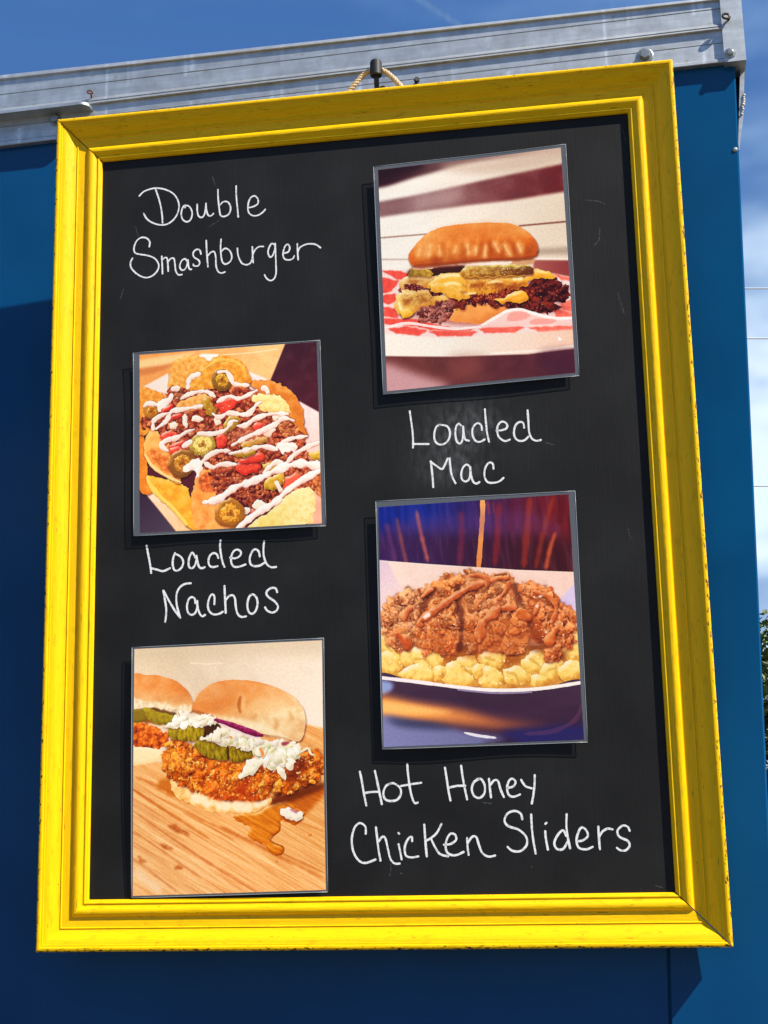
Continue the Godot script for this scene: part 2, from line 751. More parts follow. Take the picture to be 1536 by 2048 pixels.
func trailer() -> void:
	var t := thing("food_trailer", "blue food trailer side with a silver aluminium roof rail behind the menu board", "trailer")
	var alu := aluminium()
	var blue := paint(Color(0.0010, 0.067, 0.196), 0.14, 0.0, 0.30)
	var nm := noise_map(0.012, true, 1.2, 17)
	blue.normal_enabled = true
	blue.normal_texture = nm
	blue.normal_scale = 0.10
	var br := Gradient.new()
	br.set_color(0, Color(0.88, 0.89, 0.90))
	br.set_color(1, Color(1.0, 1.0, 1.0))
	blue.albedo_texture = noise_map(0.006, false, 1.0, 77, false, br)
	blue.uv1_triplanar = true
	blue.uv1_scale = Vector3.ONE * 1.3
	var dark := paint(Color(0.01, 0.011, 0.013), 0.8)
	var zinc := paint(Color(0.30, 0.33, 0.33), 0.38, 0.75)
	var rust := paint(Color(0.10, 0.026, 0.014), 0.75)

	# wall sheets, the seam between them leaning with the trailer's nose
	var s0 := Vector2(0.2934, 1.3984)
	var s1 := Vector2(0.2951, 1.4406)
	var top := 2.487
	var low := 0.42
	var lean := (s1.x - s0.x) / (s1.y - s0.y)
	var e0 := Vector2(0.4057, 1.6104)
	var e1 := Vector2(0.4339, 2.4410)
	var el := (e1.x - e0.x) / (e1.y - e0.y)
	var sx := func(y: float) -> float: return s0.x + el * (y - s0.y)
	var ex := func(y: float) -> float: return e0.x + el * (y - e0.y)
	obj("wall_panel", slab(PackedVector2Array([Vector2(-2.6, low), Vector2(sx.call(low) - 0.0011, low), Vector2(sx.call(top) - 0.0011, top), Vector2(-2.6, top)]), -0.004, 0.0, 0.0006), blue, t)
	obj("wall_panel", slab(PackedVector2Array([Vector2(sx.call(low) + 0.0006, low), Vector2(ex.call(low), low), Vector2(ex.call(top), top), Vector2(sx.call(top) + 0.0006, top)]), -0.02, 0.0, 0.0018), blue, t)
	# the body behind the sheets
	var st := begin()
	box(st, Vector3(-2.6, low, -2.1), Vector3(0.36, 2.536, -0.006))
	obj("body", finish(st), blue, t)
	obj("roof", box_mesh(Vector3(-2.62, 2.5365, -2.12), Vector3(0.433, 2.5455, -0.002)), alu, t)
	# dark gap and grey trim at the leaning front corner
	var gap := [Vector3(0.4345, 2.4730, -0.0260), Vector3(0.4250, 2.3429, -0.0260), Vector3(0.4312, 2.3422, -0.0260), Vector3(0.4448, 2.4717, -0.0260)]
	var og := PackedVector2Array()
	for p in gap:
		og.append(Vector2(p.x, p.y))
	obj("corner_post", slab(og, -0.05, -0.026), dark, t)
	var trim := [Vector3(0.4416, 2.4651, -0.0120), Vector3(0.4309, 2.3541, -0.0120), Vector3(0.4322, 2.3540, -0.0120), Vector3(0.4403, 2.3977, -0.0120), Vector3(0.4467, 2.4644, -0.0120)]
	var ot := PackedVector2Array()
	for p in trim:
		ot.append(Vector2(p.x, p.y))
	obj("end_trim", slab(ot, -0.024, -0.012, 0.0), alu, t)
	var seal := begin(true)
	var rng := RandomNumberGenerator.new()
	rng.seed = 3
	for i in 9:
		var f := i / 8.0
		var at := Vector3(0.4429, 2.4229, -0.0115).lerp(Vector3(0.4389, 2.3989, -0.0115), f) + Vector3(rng.randf_range(-0.0006, 0.0006), 0, 0)
		var r := 0.0016 * (1.1 - 0.5 * absf(f - 0.4)) * rng.randf_range(0.7, 1.1)
		lathe(seal, at, [Vector2(r, -r), Vector2(r * 1.15, 0), Vector2(r * 0.8, r * 0.8), Vector2(0, r)], 9)
	obj("sealant", finish(seal), paint(Color(0.62, 0.58, 0.48), 0.5), t)
	var rv := begin(true)
	lathe(rv, Vector3(0.4268, 2.3488, 0.0004), [Vector2(0.0028, -0.0004), Vector2(0.0026, 0.0005), Vector2(0.0015, 0.0012), Vector2(0, 0.0014)], 14)
	obj("rivet", finish(rv), paint(Color(0.32, 0.4, 0.42), 0.4, 0.3), t)

	# roof rail: an extrusion with a lip on top, a ridge half way and grooves
	var la := []
	var lb := []
	for q in [[0.001, 2.5366, 2.5238], [0.0074, 2.5366, 2.5238], [0.0080, 2.5360, 2.5232], [0.0104, 2.5303, 2.5192], [0.0096, 2.5296, 2.5186], [0.0072, 2.5293, 2.5183],
			[0.0072, 2.5105, 2.5096], [0.0060, 2.5101, 2.5092], [0.0060, 2.5094, 2.5085], [0.0072, 2.5090, 2.5081],
			[0.0074, 2.4900, 2.4900], [0.0094, 2.4868, 2.4872], [0.0098, 2.4851, 2.4855], [0.0088, 2.4849, 2.4853], [0.0088, 2.4844, 2.4848], [0.0092, 2.4841, 2.4845], [0.0106, 2.4809, 2.4822], [0.0096, 2.4803, 2.4816], [0.0068, 2.4801, 2.4814],
			[0.0068, 2.4655, 2.4662], [0.0058, 2.4652, 2.4659], [0.0058, 2.4645, 2.4652], [0.0068, 2.4642, 2.4649],
			[0.0068, 2.4455, 2.4468], [0.0082, 2.4440, 2.4450], [0.0082, 2.4396, 2.4418], [0.0074, 2.4390, 2.4412], [0.0005, 2.4390, 2.4412]]:
		la.append(Vector2(q[0], q[1] + 0.0160 + (q[1] - 2.4396) * 0.037))
		lb.append(Vector2(q[0], q[2] + 0.0160 + (q[2] - 2.4396) * 0.037))
	obj("roof_rail", sweep_x(la, la, -2.6, -0.483), alu, t)
	var rail := obj("roof_rail", sweep_x(la, lb, -0.483, 0.4330, 6), alu, t)
	# drip flange under the ridge at the left, its free corner rounded
	var fl := PackedVector2Array([Vector2(-2.6, 0.0055), Vector2(-2.6, 0.0260)])
	var xr := -0.3555
	for i in 7:
		var a := PI / 2 * (1.0 - i / 6.0)
		fl.append(Vector2(xr - 0.010 + cos(a) * 0.010, 0.0160 + sin(a) * 0.010))
	fl.append(Vector2(xr, 0.0055))
	var fs := begin()
	for i in fl.size():
		var a := fl[i]
		var b := fl[(i + 1) % fl.size()]
		var y0 := 2.4898
		var y1 := 2.4932
		quad(fs, Vector3(a.x, y1, a.y), Vector3(b.x, y1, b.y), Vector3(b.x, y0, b.y), Vector3(a.x, y0, a.y))
		if i > 0 and i < fl.size() - 1:
			for p in [Vector3(fl[0].x, y1, fl[0].y), Vector3(b.x, y1, b.y), Vector3(a.x, y1, a.y), Vector3(fl[0].x, y0, fl[0].y), Vector3(a.x, y0, a.y), Vector3(b.x, y0, b.y)]:
				fs.add_vertex(p)
	obj("drip_flange", finish(fs), alu, t)
	hex_bolt("bolt", Vector3(-0.4052, 2.4831, 0.0070), 0.0062, zinc, t, "zinc bolt beside the top left corner of the yellow frame")
	hex_bolt("bolt", Vector3(0.3324, 2.4773, 0.0068), 0.0072, zinc, t, "zinc hex bolt above the top right of the yellow frame")
	# corner cap
	var cap := begin()
	box(cap, Vector3(0.4222, 2.4547, -0.03), Vector3(0.4465, 2.5470, 0.0116))
	var c := obj("corner_cap", finish(cap), alu, t)
	var sc := begin()
	var at := Vector3(0.4289, 2.4656, 0.0116)
	lathe(sc, at, [Vector2(0.0068, 0.0), Vector2(0.0066, 0.0008), Vector2(0.0042, 0.0012), Vector2(0.0042, 0.0030), Vector2(0.0030, 0.0042), Vector2(0, 0.0044)], 8)
	obj("screw", finish(sc), zinc, t)
	# rusty wire eyes left in the rail
	for e in [[Vector3(-0.3577, 2.5129, 0.0074), 0.0027, -0.6, 0.0011], [Vector3(0.4275, 2.5102, 0.0116), 0.0042, 0.75, 0.0015]]:
		var p := PackedVector3Array()
		var o: Vector3 = e[0]
		var r: float = e[1]
		for i in 15:
			var a: float = e[2] + TAU * 0.95 * i / 14.0
			p.append(o + Vector3(cos(a) * r, sin(a) * r * 0.75, 0.004 + 0.003 * sin(a * 0.5)))
		p.append(p[14] + Vector3(-0.001, -0.003, -0.004))
		p.append(p[14] + Vector3(-0.0015, -0.004, -0.008))
		var ws := begin(true)
		tube(ws, p, e[3], 7)
		obj("wire_eye", finish(ws), rust if r < 0.004 else paint(Color(0.03, 0.022, 0.016), 0.7), t)


func foliage(st: SurfaceTool, mid: Vector3, size: Vector3, count: int, leaf: float, rng: RandomNumberGenerator) -> void:
	for i in count:
		var d := Vector3(rng.randfn(), rng.randfn(), rng.randfn()).normalized() * pow(rng.randf(), 0.4)
		var p := mid + d * size
		var b := Basis.from_euler(Vector3(rng.randf_range(-1, 1), rng.randf() * TAU, rng.randf_range(-0.8, 0.8)))
		var l := leaf * rng.randf_range(0.6, 1.3)
		var tip := p + b * Vector3(0, 0, l)
		var m := p + b * Vector3(0, l * 0.1, l * 0.5)
		var f := rng.randf_range(0.6, 1.3)
		st.set_color(Color(0.085 * f, 0.125 * f, 0.030 * f))
		quad(st, p, m + b * Vector3(l * 0.28, 0, 0), tip, m - b * Vector3(l * 0.28, 0, 0))


func tree_and_cables() -> void:
	var rng := RandomNumberGenerator.new()
	rng.seed = 12
	var leafm := StandardMaterial3D.new()
	leafm.vertex_color_use_as_albedo = true
	leafm.roughness = 0.6
	leafm.cull_mode = BaseMaterial3D.CULL_DISABLED
	leafm.backlight_enabled = true
	leafm.backlight = Color(0.12, 0.16, 0.04)
	var bark := paint(Color(0.07, 0.05, 0.035), 0.9)
	var spots := [[Vector3(1.7870, 3.0027, -14.0000), 1.35, "bushy green tree in leaf beyond the right edge of the blue trailer"], [Vector3(4.3740, 3.1098, -17.0000), 1.9, "taller green tree farther right, behind the first tree"]]
	for s in spots:
		var mid: Vector3 = s[0]
		var r: float = s[1]
		var t := thing("leafy_tree", s[2], "tree", "trees beyond the trailer")
		t.position = Vector3(mid.x, 0, mid.z)
		var ts := begin(true)
		var trunk := PackedVector3Array()
		for i in 7:
			trunk.append(Vector3(0.08 * sin(i * 1.3), mid.y * i / 6.0, 0.06 * cos(i * 1.7)))
		for i in 6:
			tube(ts, trunk.slice(i, i + 2), 0.12 * (1.0 - i * 0.12), 9, i == 0)
		for i in 9:
			var a := i * 2.4
			var q := trunk[3 + i % 3]
			var e := q + Vector3(cos(a) * r * 0.7, r * rng.randf_range(0.2, 0.6), sin(a) * r * 0.7)
			tube(ts, PackedVector3Array([q, q.lerp(e, 0.5) + Vector3(0, 0.08, 0), e]), 0.03, 6)
		obj("trunk", finish(ts), bark, t)
		var cs := begin()
		for i in 38:
			var d := Vector3(rng.randfn(), rng.randfn() * 1.0, rng.randfn()).normalized() * rng.randf_range(0.45, 1.0)
			foliage(cs, Vector3(0, mid.y, 0) + d * r * Vector3(0.85, 0.95, 0.85), Vector3.ONE * r * rng.randf_range(0.2, 0.36), 230, 0.10, rng)
		obj("crown", finish(cs), leafm, t)
	var wires := [[Vector3(1.4018, 6.9900, -12.0000), Vector3(1.6443, 6.9671, -12.0000), "upper"], [Vector3(1.3868, 6.4673, -12.0000), Vector3(1.6037, 6.4485, -12.0000), "middle"], [Vector3(1.3452, 4.9769, -12.0000), Vector3(1.4880, 4.9675, -12.0000), "lowest"]]
	for q in wires:
		var a: Vector3 = q[0]
		var b: Vector3 = q[1]
		var d := (b - a) / (b.x - a.x)
		var p := PackedVector3Array()
		for i in 41:
			var x := -14.0 + i * 0.9
			var f := x - a.x
			p.append(a + d * f + Vector3(0, 0.0012 * (f * f), 0))
		var ws := begin(true)
		tube(ws, p, 0.0070, 6)
		var o := obj(numbered("power_cable"), finish(ws), paint(Color(0.6, 0.62, 0.64), 0.7), self)
		tag(o, "thin grey power cable crossing the sky right of the trailer, %s of three" % q[2], "cable", "power cables behind the trailer")


# ---------------------------------------------------------------- the framed board
func to_world() -> Transform3D:
	# hung from the hook, the board leans out at the top and a little more at its left
	return Transform3D(Basis(Vector3.UP, FRAME_YAW) * Basis(Vector3.RIGHT, FRAME_LEAN), Vector3(0, 1.95, 0.0740))


func moulding_profile() -> PackedVector2Array:
	# (inward from the outer edge, height), millimetres; sharp corners are doubled
	var p := PackedVector2Array()
	for q in [[0, -30], [0, -2.2], [0, -2.2], [0.4, -0.9], [1.3, -0.2], [2.4, 0], [4.3, 0], [5.0, -0.4], [5.2, -1.3], [5.2, -1.3], [7.0, -1.6], [7.0, -1.6], [7.3, -2.5], [7.3, -2.5],
			[9.0, -2.9], [11.0, -3.7], [13.0, -4.9], [15.0, -6.3], [17.0, -7.9], [19.0, -9.4], [21.0, -10.6], [22.4, -11.1], [22.4, -11.1], [22.7, -10.5], [23.3, -10.3], [23.9, -10.7], [24.1, -11.8], [24.1, -11.8],
			[29.0, -12.5], [34.8, -13.1], [34.8, -13.1], [35.1, -12.2], [35.8, -11.2], [37.0, -10.4], [38.6, -9.9], [40.2, -9.8], [41.8, -10.1], [43.2, -10.9], [44.6, -12.0], [45.8, -12.9], [46.8, -13.2], [46.8, -13.2],
			[47.4, -12.7], [48.6, -12.5], [49.5, -12.9], [49.7, -13.7], [49.7, -13.7], [50.6, -14.1], [51.5, -14.6], [52.0, -15.4], [52.0, -20.0]]:
		p.append(Vector2(q[0], q[1]) * 0.001)
	return p


func yellow_paint(length: float, random_seed: int, wear: float) -> StandardMaterial3D:
	var w := 1400
	var h := 112
	var n := FastNoiseLite.new()
	n.seed = random_seed
	n.frequency = 1.0
	n.fractal_octaves = 4
	var bytes := PackedByteArray()
	bytes.resize(w * h * 3)
	var bump := PackedByteArray()
	bump.resize(w * h)
	var base := Vector3(0.935, 0.752, 0.0)
	var old := Vector3(0.83, 0.625, 0.0)
	var wood := Vector3(0.20, 0.14, 0.05)
	for y in h:
		# y runs along the profile by arc: see the uv in moulding()
		var v := (y + 0.5) / h
		var edge := exp(-pow((v - 0.075) / 0.05, 2.0))
		var bead := exp(-pow((v - 0.70) / 0.03, 2.0)) * 0.35 + exp(-pow((v - 0.93) / 0.03, 2.0)) * 0.35
		for x in w:
			var s := float(x)
			var streak := n.get_noise_2d(s * 0.010, y * 0.35)
			var blot := n.get_noise_2d(s * 0.05 + 77.0, y * 0.11)
			var c := base.lerp(old, clampf(0.16 + 0.45 * streak, 0.0, 0.6))
			var region := n.get_noise_2d(s * 0.006 + 900.0, 3.0) * 0.5 + 0.5
			var chip := n.get_noise_2d(s * 0.065 + 11.0, y * 0.22 + 40.0)
			var lim := 0.70 - wear * (edge * (0.30 + 0.42 * region) + bead * 0.24)
			var a := smoothstep(lim, lim + 0.07, chip)
			c = c.lerp(wood, a * 0.88)
			# grime rubbed in
			c = c.lerp(Vector3(0.62, 0.48, 0.06), 0.22 * smoothstep(0.28, 0.6, n.get_noise_2d(s * 0.022 + 2500.0, y * 0.07)))
			# thin scratches along the grain
			var sc := n.get_noise_2d(s * 0.012 + 400.0, y * 0.8)
			var sm := n.get_noise_2d(s * 0.02 + 1500.0, y * 0.05)
			c = c.lerp(wood, 0.5 * smoothstep(0.44, 0.58, sc) * smoothstep(0.22, 0.45, sm))
			var i := (y * w + x) * 3
			bytes[i] = clampi(int(c.x * 255.0), 0, 255)
			bytes[i + 1] = clampi(int(c.y * 255.0), 0, 255)
			bytes[i + 2] = clampi(int(c.z * 255.0), 0, 255)
			bump[y * w + x] = clampi(int(128.0 + 60.0 * streak + 34.0 * blot - 80.0 * a), 0, 255)
	var m := StandardMaterial3D.new()
	m.albedo_texture = ImageTexture.create_from_image(Image.create_from_data(w, h, false, Image.FORMAT_RGB8, bytes))
	var im := Image.create_from_data(w, h, false, Image.FORMAT_L8, bump)
	im.convert(Image.FORMAT_RGB8)
	im.bump_map_to_normal_map(2.0)
	m.normal_enabled = true
	m.normal_texture = ImageTexture.create_from_image(im)
	m.normal_scale = 0.42
	m.roughness = 0.42
	m.metallic_specular = 0.3
	return m


func moulding(length: float, gap0: float, gap1: float) -> ArrayMesh:
	# along +x from -length/2 to length/2, inward is -y, the front is +z
	var p := moulding_profile()
	var arc := [0.0]
	for i in range(1, p.size()):
		arc.append(arc[i - 1] + (p[i].distance_to(p[i - 1]) if i > 1 else 0.004))
	var total: float = arc[arc.size() - 1]
	var nrm := []
	for i in p.size():
		var a := p[i] - p[i - 1] if i > 0 and p[i] != p[i - 1] else p[i + 1] - p[i]
		var b := p[i + 1] - p[i] if i < p.size() - 1 and p[i + 1] != p[i] else p[i] - p[i - 1]
		var t := (a.normalized() + b.normalized()).normalized()
		nrm.append(Vector3(0, t.y, t.x))
	var st := SurfaceTool.new()
	st.begin(Mesh.PRIMITIVE_TRIANGLES)
	var steps := 40
	for i in p.size() - 1:
		if p[i] == p[i + 1]:
			continue
		for s in steps:
			var corner := []
			for k in [[s, i], [s + 1, i], [s + 1, i + 1], [s, i + 1]]:
				var f := float(k[0]) / steps
				var u: float = p[k[1]].x
				var x := lerpf(-length / 2 + u + gap0, length / 2 - u - gap1, f)
				corner.append([Vector3(x, -u, p[k[1]].y), nrm[k[1]], Vector2(x / length + 0.5, arc[k[1]] / total)])
			for k in [0, 1, 2, 0, 2, 3]:
				st.set_normal(corner[k][1])
				st.set_uv(corner[k][2])
				st.add_vertex(corner[k][0])
	# mitred end faces and the back
	for e in [0, 1]:
		var g := gap0 if e == 0 else gap1
		for i in p.size() - 1:
			if p[i] == p[i + 1]:
				continue
			var q := []
			for k in [[p[i].x, p[i].y], [p[i + 1].x, p[i + 1].y], [p[i + 1].x, -0.030], [p[i].x, -0.030]]:
				var x: float = -length / 2 + k[0] + g if e == 0 else length / 2 - k[0] - g
				q.append(Vector3(x, -k[0], k[1]))
			var nn := Vector3(-1, -1, 0).normalized() if e == 0 else Vector3(1, -1, 0).normalized()
			for k in ([0, 1, 2, 0, 2, 3] if e == 0 else [0, 2, 1, 0, 3, 2]):
				st.set_normal(nn)
				st.set_uv(Vector2(0.5, 0.5))
				st.add_vertex(q[k])
	st.generate_tangents()
	return st.commit()


func board_material(bw: float, bh: float) -> StandardMaterial3D:
	var w := 820
	var h := 1100
	var n := FastNoiseLite.new()
	n.seed = 31
	n.frequency = 1.0
	n.fractal_octaves = 4
	var rng := RandomNumberGenerator.new()
	rng.seed = 9
	var v := PackedFloat32Array()
	v.resize(w * h)
	var bump := PackedByteArray()
	bump.resize(w * h)
	# rubbed-out chalk: haze [x, y, radius x, radius y, strength] in board metres
	var haze := [[1150,684], [972,273], [1293,845], [871,588]]
	var size := [[0.048, 0.026, 0.13], [0.042, 0.024, 0.16], [0.055, 0.03, 0.07], [0.05, 0.05, 0.06]]
	var edge := Vector2(bw / 2, bh / 2)
	for y in h:
		for x in w:
			var p := Vector2((x + 0.5) / w * bw - edge.x, edge.y - (y + 0.5) / h * bh)
			var brush := n.get_noise_2d(x * 0.22, y * 0.012)
			var soft := n.get_noise_2d(x * 0.006, y * 0.006 + 20.0)
			var cross := n.get_noise_2d(x * 0.01 + 50.0, y * 0.16)
			var f := 0.086 + 0.040 * soft + 0.003 * brush + 0.002 * cross + 0.012 * maxf(0.0, n.get_noise_2d(x * 0.015 + 700.0, y * 0.010) )
			for k in 4:
				var d := Vector2((p.x - haze[k][0] * 0.0001) / size[k][0], (p.y - haze[k][1] * 0.0001) / size[k][1])
				var l := d.length_squared()
				if l < 4.0:
					f += size[k][2] * exp(-l * 1.4) * (0.75 + 0.9 * n.get_noise_2d(x * 0.09, y * 0.04 + 200.0))
			v[y * w + x] = f
			bump[y * w + x] = clampi(int(128.0 + 90.0 * brush + 40.0 * cross), 0, 255)
	# faint scratches and old chalk lines
	for q in [[2999,4120,3051,3861], [2554,3248,2691,3223,2782,3179], [2702,2908,2684,2762,2625,2697], [-1736,3938,-1693,3790], [-2672,3410,-2627,3250], [-1794,3302,-1645,3381,-1621,3441], [2818,-506,2843,-626],
			[2852,2136,2900,1930,2919,1871], [-2795,2646,-2841,2497], [1986,491,2092,457], [2882,-4166,2965,-4196], [194,-3919,181,-4039], [1170,-3313,1221,-3319,1273,-3331], [1644,-3475,1655,-3460], [900,-1127,932,-1140],
			[1644,-3966,1664,-3976], [286,-4011,317,-4021]]:
		var a := []
		for i in range(0, q.size(), 2):
			a.append(Vector2((q[i] * 0.0001 + edge.x) / bw * w, (edge.y - q[i + 1] * 0.0001) / bh * h))
		for i in a.size() - 1:
			var k := int(a[i].distance_to(a[i + 1]) * 2.0) + 1
			for j in k:
				var p: Vector2 = a[i].lerp(a[i + 1], float(j) / k) + Vector2(rng.randf_range(-0.6, 0.6), 0)
				if rng.randf() < 0.7 and p.x > 0 and p.y > 0 and p.x < w - 1 and p.y < h - 1:
					v[int(p.y) * w + int(p.x)] += rng.randf_range(0.06, 0.2)
	for i in 240:
		v[rng.randi_range(0, h - 1) * w + rng.randi_range(0, w - 1)] += rng.randf_range(-0.06, 0.16)
	var bytes := PackedByteArray()
	bytes.resize(w * h * 3)
	for i in v.size():
		bytes[i * 3] = clampi(int(v[i] * 251.0), 0, 255)
		bytes[i * 3 + 1] = clampi(int(v[i] * 255.0), 0, 255)
		bytes[i * 3 + 2] = clampi(int(v[i] * 259.0), 0, 255)
	var m := StandardMaterial3D.new()
	m.albedo_texture = ImageTexture.create_from_image(Image.create_from_data(w, h, false, Image.FORMAT_RGB8, bytes))
	var im := Image.create_from_data(w, h, false, Image.FORMAT_L8, bump)
	im.convert(Image.FORMAT_RGB8)
	im.bump_map_to_normal_map(1.5)
	m.normal_enabled = true
	m.normal_texture = ImageTexture.create_from_image(im)
	m.normal_scale = 0.10
	m.roughness = 0.6
	m.metallic_specular = 0.36
	return m


var ink_layer := 0

# One pen stroke of chalk marker on the board: a rounded ribbon with an uneven edge.
func ink(st: SurfaceTool, flat: Array, width := 0.0021) -> void:
	var p := PackedVector2Array()
	for i in range(0, flat.size() - 1, 2):
		p.append(Vector2(flat[i], flat[i + 1]) * 0.0001)
	var line := PackedVector2Array()
	var n := p.size()
	for i in n - 1:
		var a := p[maxi(i - 1, 0)]
		var d := p[mini(i + 2, n - 1)]
		for j in 7:
			line.append(p[i].cubic_interpolate(p[i + 1], a, d, j / 7.0))
	line.append(p[n - 1])
	ink_layer += 1
	var z := BOARD_Z + 0.00010 + 0.000012 * (ink_layer % 12)
	var rough := FastNoiseLite.new()
	rough.seed = 60 + ink_layer
	rough.frequency = 1.0
	var lo := []
	var hi := []
	var m := line.size()
	for i in m:
		var t := (line[mini(i + 1, m - 1)] - line[maxi(i - 1, 0)]).normalized()
		var s := Vector2(-t.y, t.x)
		var r := width * 0.5 * (1.0 + 0.26 * rough.get_noise_1d(i * 0.07))
		lo.append(line[i] - s * r * (1.0 + 0.10 * rough.get_noise_2d(i * 0.9, 5.0)))
		hi.append(line[i] + s * r * (1.0 + 0.10 * rough.get_noise_2d(i * 0.9, 25.0)))
	for i in m - 1:
		quad(st, Vector3(hi[i].x, hi[i].y, z), Vector3(hi[i + 1].x, hi[i + 1].y, z), Vector3(lo[i + 1].x, lo[i + 1].y, z), Vector3(lo[i].x, lo[i].y, z))
	for e in [0, m - 1]:
		var t := (line[1] - line[0]).normalized() * -1.0 if e == 0 else (line[m - 1] - line[m - 2]).normalized()
		var r: float = lo[e].distance_to(hi[e]) * 0.5
		var mid: Vector2 = (lo[e] + hi[e]) * 0.5
		var s := Vector2(-t.y, t.x)
		for k in 6:
			var a := PI * k / 6.0
			var b := PI * (k + 1) / 6.0
			var q: Vector2 = mid + (s * cos(a) + t * sin(a)) * r
			var w: Vector2 = mid + (s * cos(b) + t * sin(b)) * r
			for v in [Vector3(mid.x, mid.y, z), Vector3(q.x, q.y, z), Vector3(w.x, w.y, z)]:
				st.add_vertex(v)


func word(letters: Array, label: String, parent: Node, width := 0.0021) -> void:
	var st := begin()
	for l in letters:
		ink(st, l, width)
	st.generate_normals()
	var m: StandardMaterial3D = mats.chalk
	var o := obj("chalk_lettering", st.commit(), m, parent)
	tag(o, label)


